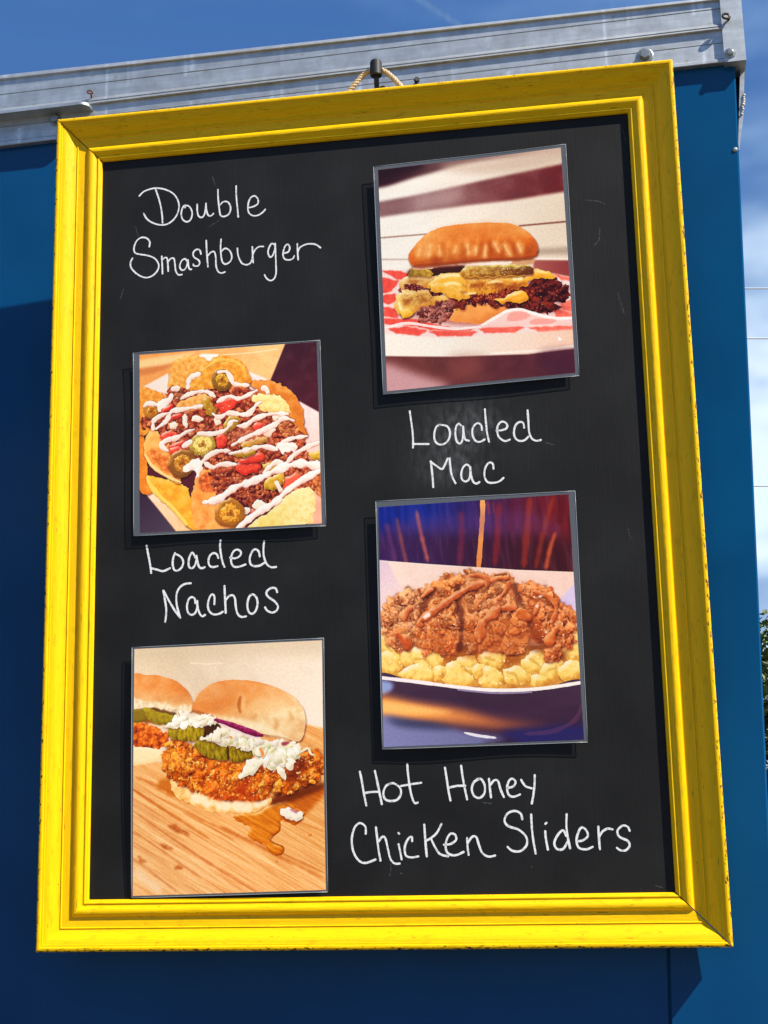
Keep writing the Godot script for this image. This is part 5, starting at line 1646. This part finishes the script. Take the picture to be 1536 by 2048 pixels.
func sliders() -> Texture2D:
	var p := Paint.new(410, 530, Color("e6d8c2"), 211)
	p.put(p.area([-30,-26,1029,-15,1018,535,-23,504], false), Color("ddcdb4"), {"to": Color("eee4d8"), "g": [200, 0, 900, 350], "amt": 0.15, "freq": 0.01})
	p.put(p.area([-30,-26,1029,-15,1028,59,608,49,243,58,-29,43], true, 0, 12), Color("cdbfa8"), {"alpha": 0.7})
	p.put(p.stroke([[302,69,390,76,485,76]], 4.0), Color("f4ead6"), {"alpha": 0.6})
	# cutting board, its grain running down to the right
	var wood := [-23,465,173,471,390,383,901,340,1022,366,1022,1030,-16,1010]
	p.put(p.area(wood, false, 0, 2), Color("e8b274"), {"to": Color("efc89c"), "g": [700, 500, 200, 1000], "amt": 0.85, "freq": 0.20, "stretch": 26.0, "turn": 0.56, "dark": Color("bd7638"), "light": Color("f9e0b8")})
	p.put(p.area(wood, false, 0, 2), Color("dda066"), {"amt": 1.1, "freq": 0.06, "stretch": 14.0, "turn": 0.56, "dark": Color("a55c28"), "light": Color("f0cfa4"), "alpha": 0.42})
	for q in [[[0,576,175,669,404,784], 7.0, "b5672c", 0.6], [[124,607,333,695,589,794,843,903], 6.0, "b96c30", 0.5], [[1,664,262,807,504,932,644,999], 6.0, "b5683a", 0.6], [[2,741,147,821,362,939], 5.0, "ba7444", 0.6], [[461,737,745,852,996,960], 6.0, "b06028", 0.55],
			[[604,784,815,865,996,934], 5.0, "a85a26", 0.5], [[4,855,105,911,234,990], 5.0, "b97a50", 0.6], [[261,677,533,793], 5.0, "bb7036", 0.5], [[803,708,999,773], 5.0, "b8702e", 0.55], [[14,527,174,581,261,622], 8.0, "b86a2e", 0.5], [[2,702,319,868,532,986], 4.0, "f7dfba", 0.5], [[4,898,148,982], 16.0, "f6e2cc", 0.6], [[174,642,532,809,814,929], 4.0, "f3d2a4", 0.5]]:
		p.put(p.soften(p.stroke([q[0]], q[1], 0.5, 0.3), 4 if q[1] > 10.0 else 1), Color(q[2]), {"alpha": q[3]})
	for q in [[182,729,225,728,276,753,304,771,261,764,211,746], [140,799,190,805,212,822,169,818], [25,844,54,851,69,870,33,866], [219,887,262,894,255,907,226,901]]:
		p.put(p.area(q, true, 4, 2), Color("9a4a1c"), {"alpha": 0.65, "amt": 0.6, "freq": 0.1, "light": Color("d98a4a")})
	# spilled glaze
	p.put(p.area([123,563,195,538,304,640,261,630,174,598], true, 5, 3), Color("b5651c"), {"alpha": 0.8})
	p.put(p.area([462,677,619,676,747,636,854,618,989,589,1002,622,959,659,895,706,846,693,746,691], true, 4, 4), Color("b25c14"), {"alpha": 0.85, "amt": 0.4, "freq": 0.1, "stretch": 8.0, "turn": 0.5, "light": Color("dc9a44")})
	p.put(p.area([526,703,561,688,647,688,747,653,818,646,846,672,902,695,888,719,848,745,810,727,767,726,770,762,720,793,731,809,787,828,783,851,748,860,709,842,695,819,646,801,605,784,612,744,568,726], true, 3, 0, 5), Color("cc7a1c"), {"lit": 0.9, "dark": Color("8a4208"), "light": Color("f0b558"), "amt": 0.6, "freq": 0.12, "stretch": 8.0, "turn": 0.56, "spec": 0.6})
	p.put(p.stroke([[771,729,767,761,723,793,734,809,786,828,780,853,745,858]], 4.0, 0.4), Color("7c3a08"), {"alpha": 0.6})
	p.put(p.area([915,779,933,779,929,790,915,790], true, 1, 0, 3), Color("d98a3c"), {"lit": 1.0})
	p.put(p.area([744,874,757,874,758,887,748,889], true, 1, 0, 3), Color("d9904a"), {"lit": 1.0})
	# the slider behind, cut by the edge
	p.put(p.area([-18,303,84,311,150,342,190,360,187,399,136,417,-17,401], true, 7, 0, 7, 0.2), Color("c8641c"), {"kind": "cell", "freq": 0.08, "amt": 0.9, "emboss": 0.99, "dark": Color("6a2605"), "light": Color("f2a44e"), "lit": 0.4})
	p.put(p.area([-17,411,85,410,162,433,155,457,86,473,-16,476], true, 2, 0, 6), Color("f3e2b8"), {"lit": 0.5, "dark": Color("c89a58"), "light": Color("fff8e4")})
	p.put(p.area([-18,281,48,305,157,320,259,312,230,289,47,261,-19,258], true, 2, 2), Color("8a5414"))
	slider_bun(p, [-28,111,75,111,159,120,229,144,289,186,316,236,310,269,266,259,171,254,-26,224], [100, 160, 80, 245])
	p.put(p.area([-19,208,98,223,244,245,303,247,295,274,230,267,98,245,-19,247], true, 6, 2), Color("efe3c6"), {"amt": 0.6, "freq": 0.06, "dark": Color("a8824c")})
	p.put(p.area([51,252,84,245,142,264,234,285,224,314,139,317,73,291], true, 2, 0, 5), Color("9c8a1c"), {"lit": 0.9, "dark": Color("4c3d08"), "light": Color("cfc25a"), "amt": 0.4, "freq": 0.08})
	p.put(p.area([-19,253,47,252,70,289,48,305,-18,295], true, 2, 0, 4), Color("867316"), {"lit": 0.7})
	p.put(p.area([84,248,135,252,230,275,223,283,135,266], true, 2, 1), Color("51300c"), {"alpha": 0.8})
	# main slider: shade, bottom bun, chicken
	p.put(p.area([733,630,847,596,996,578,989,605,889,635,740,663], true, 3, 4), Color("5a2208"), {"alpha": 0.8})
	p.put(p.area([192,538,217,544,282,573,390,610,462,620,640,630,726,633,708,667,626,685,497,685,390,670,304,641,226,610], true, 3, 0, 7), Color("eecb8e"), {"lit": 0.6, "dark": Color("c57a30"), "light": Color("fff2d4"), "amt": 0.7, "freq": 0.035})
	for q in [[304,607,340,603,419,638,404,659,318,635], [433,633,505,629,512,673,447,671], [533,638,619,641,626,679,533,679], [647,639,711,635,683,664,640,671]]:
		p.put(p.area(q, true, 5, 2), Color("f8ead0"), {"alpha": 0.8})
	var patty := [164,449,173,415,194,388,260,382,332,432,462,474,570,480,663,497,748,511,819,529,877,465,949,440,998,474,993,551,932,584,854,590,848,616,783,620,740,603,676,637,569,628,462,624,361,598,282,575,206,538,167,498]
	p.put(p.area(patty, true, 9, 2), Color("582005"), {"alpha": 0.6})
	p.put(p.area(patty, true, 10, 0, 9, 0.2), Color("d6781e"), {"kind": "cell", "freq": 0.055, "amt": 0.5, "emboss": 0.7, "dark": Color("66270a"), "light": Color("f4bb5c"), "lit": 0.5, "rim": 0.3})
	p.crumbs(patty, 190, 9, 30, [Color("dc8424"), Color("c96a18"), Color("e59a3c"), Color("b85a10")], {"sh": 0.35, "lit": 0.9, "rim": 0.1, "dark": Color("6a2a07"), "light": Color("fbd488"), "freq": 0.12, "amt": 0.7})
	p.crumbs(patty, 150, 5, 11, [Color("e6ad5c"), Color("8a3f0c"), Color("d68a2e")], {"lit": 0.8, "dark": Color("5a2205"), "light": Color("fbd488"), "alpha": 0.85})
	p.put(p.area([548,592,591,555,619,545,605,583,576,620], true, 5, 2), Color("8a2a06"), {"alpha": 0.8})
	p.put(p.area([361,598,497,613,647,622,626,641,462,631,390,620], true, 5, 3), Color("b8460c"), {"alpha": 0.6})
	p.put(p.area([805,529,877,476,912,499,862,558,819,578], true, 6, 4), Color("662006"), {"alpha": 0.75})
	p.put(p.area([173,438,260,429,318,459,260,501,180,488], true, 6, 6), Color("e09a48"), {"alpha": 0.35})
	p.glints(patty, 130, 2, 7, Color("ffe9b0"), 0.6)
	p.put(p.area([304,536,462,562,605,556,569,609,390,588], true, 7, 7), Color("d9661a"), {"alpha": 0.35})
	# top bun
	slider_bun(p, [314,261,339,209,382,176,449,153,535,146,622,154,716,174,809,205,875,249,903,295,909,339,894,391,865,411,786,388,678,372,570,335,462,309,390,280], [400, 250, 470, 395])
	p.put(p.area([332,225,390,182,477,157,550,177,535,232,426,273,346,271], true, 2, 10), Color("cf8a52"), {"alpha": 0.5})
	p.put(p.soften(p.stroke([[571,214,562,244,569,284]], 9.0, 0.6, 0.2), 1), Color("a5622f"), {"alpha": 0.75})
	p.put(p.soften(p.stroke([[587,223,579,273]], 9.0, 0.4, 0.3), 2), Color("f3c894"), {"alpha": 0.6})
	for q in [[743,306,758,329,750,356], [650,292,635,314], [823,286,844,320]]:
		p.put(p.soften(p.stroke([q], 10.0, 0.6, 0.2), 2), Color("c08a52"), {"alpha": 0.4})
	p.put(p.stroke([[737,205,795,224,845,259]], 14.0, 0.4, 0.3), Color("e4ae78"), {"alpha": 0.5})
	p.put(p.area([361,282,462,309,570,335,678,372,821,400,786,380,643,325,477,292], true, 3, 3), Color("f7edd0"), {"alpha": 0.7, "amt": 0.5, "freq": 0.07, "dark": Color("c9a46a")})
	p.put(p.area([317,261,390,278,419,295,390,297,324,275], true, 2, 1), Color("a86a34"), {"alpha": 0.7})
	# pickles, dark gap, slaw, red onion
	var pickle := {"sh": 0.45, "lit": 0.8, "dark": Color("473804"), "light": Color("d6c552"), "amt": 0.75, "freq": 0.12, "stretch": 3.0, "turn": 1.5}
	p.put(p.area([361,338,455,324,448,374,390,389,346,382], true, 2, 1), Color("4a2b0e"))
	p.put(p.area([183,338,259,330,361,331,372,369,346,385,296,389,209,379], true, 3, 0, 6), Color("a08c1c"), pickle)
	p.put(p.area([323,404,365,382,433,393,494,409,502,464,455,471,361,446], true, 3, 0, 6), Color("8f7d14"), pickle)
	p.put(p.area([504,423,570,420,645,430,609,474,548,480,512,473], true, 3, 0, 6), Color("8d7812"), pickle)
	p.put(p.stroke([[499,420,504,470]], 7.0), Color("3f2c06"), {"alpha": 0.8})
	var slaw := {"sh": 0.35, "lit": 0.9, "dark": Color("a9a184"), "light": Color("ffffff"), "amt": 0.3, "freq": 0.06}
	p.put(p.area([157,320,208,311,239,284,259,262,295,287,390,280,433,304,426,323,332,333,259,328,201,338], true, 6, 0, 5, 0.2), Color("ece8d6"), slaw)
	p.put(p.area([419,362,462,341,520,354,621,380,685,398,807,405,867,421,874,460,838,502,784,507,741,519,684,500,652,458,570,428,476,408,390,389,361,378], true, 8, 0, 6, 0.2), Color("e6e2cc"), slaw)
	p.crumbs([426,368,505,354,621,383,685,404,807,411,864,426,867,459,827,497,741,510,684,492,649,447,570,420,462,402], 80, 12, 34, [Color("f4f2e6"), Color("e2e2c4"), Color("fffdf6"), Color("d8dcb0")], {"lit": 1.0, "dark": Color("98906c"), "light": Color("ffffff")})
	p.crumbs([172,321,245,284,295,291,390,286,419,318,303,328], 26, 10, 24, [Color("f6f4ea"), Color("e6e6cc"), Color("ffffff")], {"lit": 1.0, "dark": Color("a49a78"), "light": Color("ffffff")})
	for q in [[556,550,578,511,609,473,677,481,655,519,612,539], [752,512,791,516,806,563,776,547], [419,384,433,352,462,364,455,402], [642,452,649,425,685,432,677,464]]:
		p.put(p.area(q, true, 3, 0, 5), Color("eeeedc"), slaw)
	p.put(p.stroke([[506,321,491,337], [885,454,921,439,934,461,952,467], [792,473,798,501], [706,432,684,470], [585,390,592,429]], 7.0, 0.4), Color("f3ead0"), {"lit": 0.6})
	p.put(p.stroke([[670,431,685,454,681,465], [513,379,523,385]], 6.0, 0.4), Color("e0894a"), {"alpha": 0.85})
	p.put(p.area([427,304,477,310,570,333,650,359,689,383,628,383,534,350,462,327], true, 2, 0, 5), Color("7e1650"), {"lit": 0.9, "dark": Color("3a0626"), "light": Color("d68ab4"), "amt": 0.4, "freq": 0.08})
	p.put(p.stroke([[455,323,534,352,628,384,678,388]], 6.0, 0.3), Color("e9d3da"), {"alpha": 0.9})
	p.put(p.area([782,413,821,408,814,422,789,424], true, 2, 1), Color("8a3040"), {"alpha": 0.85})
	p.put(p.area([864,415,914,422,963,435,949,451,892,438], true, 4, 2), Color("cfa878"), {"alpha": 0.6})
	p.put(p.area([769,686,793,671,821,672,853,685,891,699,886,716,849,727,817,717,785,704], true, 4, 0, 5), Color("f3efe2"), slaw)
	p.put(p.area([825,679,860,683,861,695,835,691], true, 2, 1), Color("a8607c"), {"alpha": 0.8})
	p.mottle(0.045, 0.13)
	p.sharpen(1.0)
	p.develop(0.35, 1.10, Vector3(1.05, 1.0, 0.94))
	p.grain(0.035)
	return p.texture()



# ---------------------------------------------------------------- what the board hangs from
func hook_and_rope() -> void:
	var black := paint(Color(0.008, 0.009, 0.010), 0.55)
	var h := thing("wall_hook", "black metal hook on the roof rail above the yellow frame", "hook")
	var knob := Vector3(0.0191, 2.4729, 0.0550)
	h.position = Vector3(knob.x, knob.y, 0.0)
	# upturned end of the prong, its arm and its plate
	var st := begin()
	lathe(st, Vector3(0, -0.0102, 0.055), [Vector2(0, 0), Vector2(0.0060, 0), Vector2(0.0071, 0.0012), Vector2(0.0071, 0.0175), Vector2(0.0062, 0.0196), Vector2(0.0035, 0.0208), Vector2(0, 0.0211)], 22, Basis(Vector3.RIGHT, -PI / 2 + 0.0))
	obj("prong_end", finish(st), black, h)
	st = begin()
	tube(st, PackedVector3Array([Vector3(0.0006, -0.0122, 0.057), Vector3(-0.0075, -0.0128, 0.009)]), 0.0030, 4)
	obj("arm", finish(st), black, h)
	st = begin()
	box(st, Vector3(-0.0110, -0.045, 0.0071), Vector3(-0.0040, -0.0103, 0.0103))
	obj("plate", finish(st), black, h)
	st = begin(true)
	var ring := PackedVector3Array()
	for i in 17:
		var a := PI * (1.0 - i / 16.0)
		ring.append(Vector3(0.0030 + cos(a) * 0.0042, -0.0150 + sin(a) * 0.0048, 0.030))
	tube(st, ring, 0.0016, 7)
	obj("eyelet", finish(st), black, h)

	# twisted rope loop over the prong, its ends going down behind the frame
	var path := [Vector3(-0.0298, 2.4259, 0.0550), Vector3(-0.0187, 2.4402, 0.0550), Vector3(-0.0077, 2.4539, 0.0550), Vector3(0.0034, 2.4678, 0.0525), Vector3(0.0150, 2.4733, 0.0525), Vector3(0.0258, 2.4709, 0.0525), Vector3(0.0342, 2.4645, 0.0525), Vector3(0.0440, 2.4520, 0.0550), Vector3(0.0544, 2.4363, 0.0550), Vector3(0.0635, 2.4183, 0.0550)]
	var line := PackedVector3Array()
	for i in path.size() - 1:
		for j in 14:
			line.append(path[i].cubic_interpolate(path[i + 1], path[maxi(i - 1, 0)], path[mini(i + 2, path.size() - 1)], j / 14.0))
	var r := thing("hanging_rope", "twisted tan rope loop over the black hook behind the frame", "rope")
	r.position = line[line.size() / 2]
	var length := 0.0
	for s in 3:
		var strand := PackedVector3Array()
		length = 0.0
		for i in line.size():
			if i > 0:
				length += line[i].distance_to(line[i - 1])
			var tdir := (line[mini(i + 1, line.size() - 1)] - line[maxi(i - 1, 0)]).normalized()
			var a := tdir.cross(Vector3(0, 0, 1)).normalized()
			var b := tdir.cross(a)
			var an := length / 0.0125 * TAU + TAU * s / 3.0
			strand.append(line[i] + (a * cos(an) + b * sin(an)) * 0.00155 - r.position)
		var rs := begin(true)
		tube(rs, strand, 0.00185, 8)
		var tone := 0.92 + 0.08 * s
		obj("strand", finish(rs), paint(Color(0.50 * tone, 0.40 * tone, 0.25 * tone), 0.9), r)
	var fz := begin()
	var rng := RandomNumberGenerator.new()
	rng.seed = 5
	for i in 90:
		var p := line[rng.randi_range(2, line.size() - 3)] - r.position
		var d := Vector3(rng.randfn(), rng.randfn(), rng.randfn()).normalized()
		tube(fz, PackedVector3Array([p + d * 0.002, p + d * 0.0044 + Vector3(0, 0, 0.0006)]), 0.00009, 3, false)
	obj("loose_fibre", finish(fz), paint(Color(0.55, 0.47, 0.33), 0.9), r)
	r.get_child(r.get_child_count() - 1).set_meta("kind", "stuff")

	# a black bolt standing out of the rail to the right of the hook
	var bolt := thing("black_bolt", "small black bolt sticking out of the rail right of the hook", "bolt")
	var at := Vector3(0.0590, 2.4758, 0.0140)
	bolt.position = Vector3(at.x, at.y, 0.007)
	st = begin()
	lathe(st, Vector3(0, 0, 0.0), [Vector2(0.0018, 0), Vector2(0.0018, 0.006), Vector2(0.0034, 0.006), Vector2(0.0034, 0.0098), Vector2(0.0026, 0.0106), Vector2(0, 0.0106)], 14, Basis(Vector3.UP, 0.3))
	obj("bolt_head", finish(st), black, bolt)
	st = begin()
	box(st, Vector3(-0.0035, -0.014, 0.0002), Vector3(0.0005, -0.0015, 0.0022))
	obj("clip", finish(st), black, bolt)
